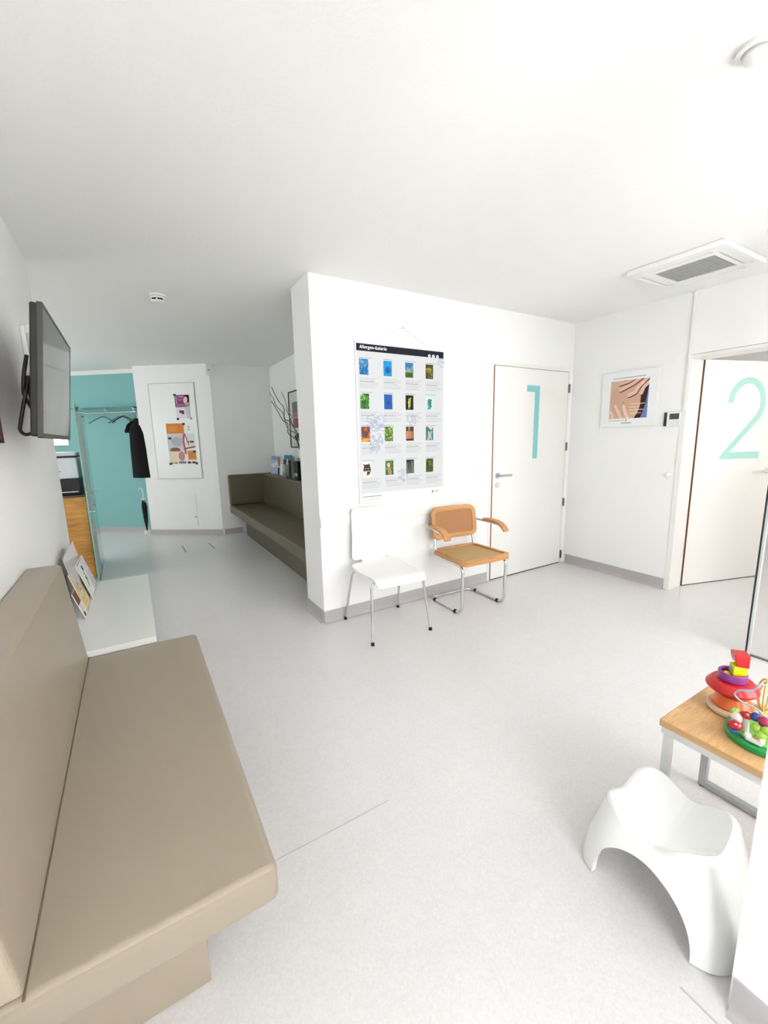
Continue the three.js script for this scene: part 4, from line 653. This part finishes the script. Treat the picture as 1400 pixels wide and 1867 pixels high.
  for (const [u, y, where, grey] of mags) { const m = obj('magnet', cyl(0.016, 0.017, 0.01, 0, 0, 0, 20).rotateX(Math.PI / 2), grey ? greyPlastic : black); m.position.set(...sp(u, y, 0.0192)); m.rotation.y = SLANT; tag(m, `small round ${grey ? 'grey' : 'black'} magnet ${where}`, 'magnet', 'magnets on the white panel'); }
}
{
  const t = slantThing('access_panel', 'flush white hatch low on the slanted wall beneath the white panel', 'hatch', 0.443, 0.38);
  obj('hatch_door', frontBox(0.12, 0.766, 0.14, 0.62, 0.0005, 0.007), wallMat, t);
  obj('latch', onSlant(cyl(0.012, 0.012, 0.004, 0, 0, 0, 16).rotateX(Math.PI / 2).translate(0.74, 0.28, 0.0085)), greyPlastic, t);
}
// cloakroom niche
{
  const t = thing('coat_rack', 'glass shelf and hanging rail along the teal wall', 'coat rack', tp(0.685, 1.9, 0), TANG), L = 0.515;
  obj('shelf', rb(-L, L, 0.025, 0.037, 0.004, 0.2, 0.002), MP(0x8fc4bd, 0.08, { transmission: 0.85, thickness: 0 }), t);
  obj('shelf_edge', rb(-L, L, 0.024, 0.038, 0.2, 0.206, 0.002), M(0x4f8d88, 0.3), t);
  obj('rail', rod([-L, -0.035, 0.14], [L, -0.035, 0.14], 0.0125), chrome, t);
  for (const u of [-0.43, 0.02, 0.48]) obj('bracket', mergeGeometries([rod([u, 0.03, 0.002], [u, 0.018, 0.16], 0.008), rod([u, 0.018, 0.14], [u, -0.035, 0.14], 0.006)]), steel, t);
}
function hanger(label, u, mat, tilt, turn) {
  const t = thing('clothes_hanger', label, 'hanger', tp(u, 1.865, 0.14)); t.rotation.y = TANG + turn;
  obj('hook', spline([[0, 0.0145, -0.012], [0, 0.016, 0], [0, 0.0, 0.0145], [0, -0.014, 0.008], [0, -0.03, 0], [0, -0.06, 0]], 0.0022, 40, 6), chrome, t);
  const a = obj('bar', [spline([[0, -0.055, 0], [0.07, -0.085, 0], [0.15, -0.13, 0.0], [0.2, -0.165, 0]], 0.007, 30, 8), spline([[0, -0.055, 0], [-0.07, -0.085, 0], [-0.15, -0.13, 0], [-0.2, -0.165, 0]], 0.007, 30, 8)], mat, t);
  return t;
}
hanger('empty dark hanger left on the coat rail against the teal wall', 0.72, M(0x4a6a68, 0.4), 0, 1.1);
hanger('empty dark hanger right next to the black coat', 0.37, M(0x2c3a3a, 0.4), 0, 1.3);
hanger('empty grey hanger between the left hanger and the black coat', 0.42, M(0x5a6a68, 0.4), 0, 1.3);
{
  const t = thing('coat', 'long black coat hanging on the rail in the teal niche', 'coat', tp(0.16, 1.82, 0.135)); t.rotation.y = TANG;
  const cloth = M(0x050405, 1);
  const ring = [[-0.06, 0.02, 0.02], [-0.10, 0.06, 0.045], [-0.16, 0.135, 0.062], [-0.28, 0.15, 0.075], [-0.5, 0.16, 0.08], [-0.75, 0.165, 0.082], [-0.93, 0.17, 0.085], [-0.935, 0.16, 0.075]];
  obj('body', toCreasedNormals(mergeGeometries([grid(48, 56, (u, v) => { const f = v * (ring.length - 1), i = Math.min(ring.length - 2, Math.floor(f)), k = f - i, a = ring[i], b = ring[i + 1], th = u * Math.PI * 2, fold = 1 + 0.06 * Math.sin(th * 5) * v; return [(a[1] + (b[1] - a[1]) * k) * Math.cos(th) * fold, a[0] + (b[0] - a[0]) * k, (a[2] + (b[2] - a[2]) * k) * Math.sin(th) * fold]; })]), 1), cloth, t);
  for (const s of [-1, 1]) { const rg = [[0.07, -0.09, 0.035], [0.13, -0.14, 0.048], [0.165, -0.25, 0.05], [0.17, -0.5, 0.047], [0.165, -0.72, 0.042]]; if (s < 0) rg.splice(2, 3, [0.185, -0.235, 0.045], [0.2, -0.26, 0.03]); if (s > 0) rg.push([0.14, -1.04, 0.045]);
    obj('sleeve', grid(20, 24, (u, v) => { const f = v * (rg.length - 1), i = Math.min(rg.length - 2, Math.floor(f)), k = f - i, a = rg[i], b = rg[i + 1], th = u * Math.PI * 2, r = a[2] + (b[2] - a[2]) * k; return [s * (a[0] + (b[0] - a[0]) * k) + r * Math.cos(th), a[1] + (b[1] - a[1]) * k, r * Math.sin(th) * 0.9]; }), cloth, t); }
  obj('collar', new THREE.TorusGeometry(0.045, 0.016, 10, 28).rotateX(Math.PI / 2).scale(1.1, 1, 0.7).translate(0, -0.072, 0), cloth, t);
  obj('hanger_hook', spline([[0, 0.06, -0.012], [0, 0.062, 0.005], [0, 0.045, 0.02], [0, 0.02, 0.012], [0, -0.06, 0]], 0.0025, 40, 6), chrome, t);
}
{
  const t = thing('umbrella_stand', 'narrow white footed umbrella stand at the edge of the niche', 'umbrella stand', tp(0.235, 0, 0.12));
  obj('base', lathe([[0, 0], [0.05, 0], [0.052, 0.01], [0.05, 0.06], [0.046, 0.062], [0.044, 0.02], [0, 0.018]], 32), whitePaint, t);
  obj('post', [rod([0.02, 0.018, -0.02], [0.02, 0.56, -0.02], 0.004), rod([-0.03, 0.56, 0.03], [0.02, 0.56, -0.02], 0.004), rod([-0.03, 0.56, 0.03], [0.03, 0.5, 0.03], 0.004)], M(0xe6ebe9, 0.3), t);
  const u = thing('umbrella', 'furled black umbrella with a pale hooked handle in the white footed stand', 'umbrella', tp(0.235, 0.02, 0.12)); u.rotation.y = TANG;
  obj('canopy', lathe([[0, 0.0], [0.006, 0.02], [0.028, 0.2], [0.038, 0.42], [0.026, 0.5], [0.008, 0.52], [0, 0.52]], 20), M(0x141315, 0.9), u);
  obj('handle', spline([[0, 0.52, 0], [0, 0.6, 0], [0, 0.66, 0], [-0.02, 0.695, 0], [-0.05, 0.695, 0], [-0.065, 0.66, 0]], 0.007, 40, 10), M(0xe3ebe8, 0.3), u);
}
// reception desk, printer and glass screen
{
  const t = thing('reception_desk', 'wooden reception desk behind the end of the left wall', 'desk', [-1.2, 0, -5.55]);
  const o = g => g.translate(1.2, 0, 5.55);
  for (let i = 0; i < 3; i++) obj('front_board', o(uvBox(rb(-2.2, -0.445, 0.02 + i * 0.285, 0.302 + i * 0.285, -5.222, -5.2, 0.003), 0.8)), oakDesk, t);
  for (let i = 0; i < 3; i++) obj('side_board', o(uvBox(rb(-0.467, -0.445, 0.02 + i * 0.285, 0.302 + i * 0.285, -5.9, -5.223, 0.003), 0.8)), oakDesk, t);
  obj('desktop', o(rb(-2.22, -0.44, 0.875, 0.895, -5.92, -5.19, 0.003)), M(0x5a4a3a, 0.5), t);
  obj('plinth', o(bx(-2.18, -0.48, 0, 0.02, -5.88, -5.24)), black, t);
}
{
  const t = thing('printer', 'white office printer with a black paper tray on the reception desk', 'printer', [-0.75, 0.895, -5.5]);
  obj('tray_base', rb(-0.27, 0.27, 0.0, 0.165, -0.2, 0.24, 0.008), M(0x141518, 0.45), t);
  obj('body', rb(-0.27, 0.27, 0.166, 0.375, -0.2, 0.24, 0.012), M(0xe9eef2, 0.4), t);
  obj('scanner_lid', rb(-0.27, 0.27, 0.392, 0.43, -0.2, 0.24, 0.01), M(0xdfe8ee, 0.4), t);
  obj('lid_line', rb(-0.268, 0.268, 0.3755, 0.3915, -0.198, 0.238, 0.003), M(0x1c2350, 0.5), t);
  obj('paper', rb(-0.2, 0.25, 0.03, 0.036, 0.2, 0.29, 0.001), whitePaint, t);
  obj('panel_mark', [rb(0.02, 0.1, 0.31, 0.322, 0.2395, 0.2412, 0.0005), rb(0.05, 0.13, 0.235, 0.245, 0.2395, 0.2412, 0.0005)], M(0xa7b4c0, 0.5), t);
}
{
  const t = thing('glass_screen', 'greenish glass screen with an etched stripe in front of the teal wall', 'glass screen', [-0.425, 0, -5.5]);
  obj('pane', rb(-0.005, 0.005, 0.012, 1.79, -0.55, 0.42, 0.002), glassTint, t);
  obj('etched_stripe', bx(0.0056, 0.0072, 0.72, 1.72, -0.12, 0.3), frosted, t);
  obj('etched_band', bx(0.0056, 0.0072, 0.02, 0.60, 0.02, 0.415), frosted, t);
  obj('glass_edge', [bx(-0.006, 0.006, 0.01, 1.791, 0.4205, 0.4245), bx(-0.006, 0.006, 1.7905, 1.795, -0.55, 0.4245)], M(0x9fcfc2, 0.25), t);
  obj('floor_channel', bx(-0.012, 0.012, 0, 0.0115, -0.55, 0.42), steel, t);
  for (const [z, y] of [[-0.08, 0.75], [-0.5, 0.847], [0.01, 0.887], [0.15, 0.694]]) obj('glass_clamp', [cyl(0.012, 0.012, 0.022, 0, 0, 0, 18).rotateZ(Math.PI / 2).translate(0.018, y, z), cyl(0.02, 0.02, 0.01, 0, 0, 0, 22).rotateZ(Math.PI / 2).translate(0.03, y, z)], chrome, t);
}
renderer.render(scene, camera);
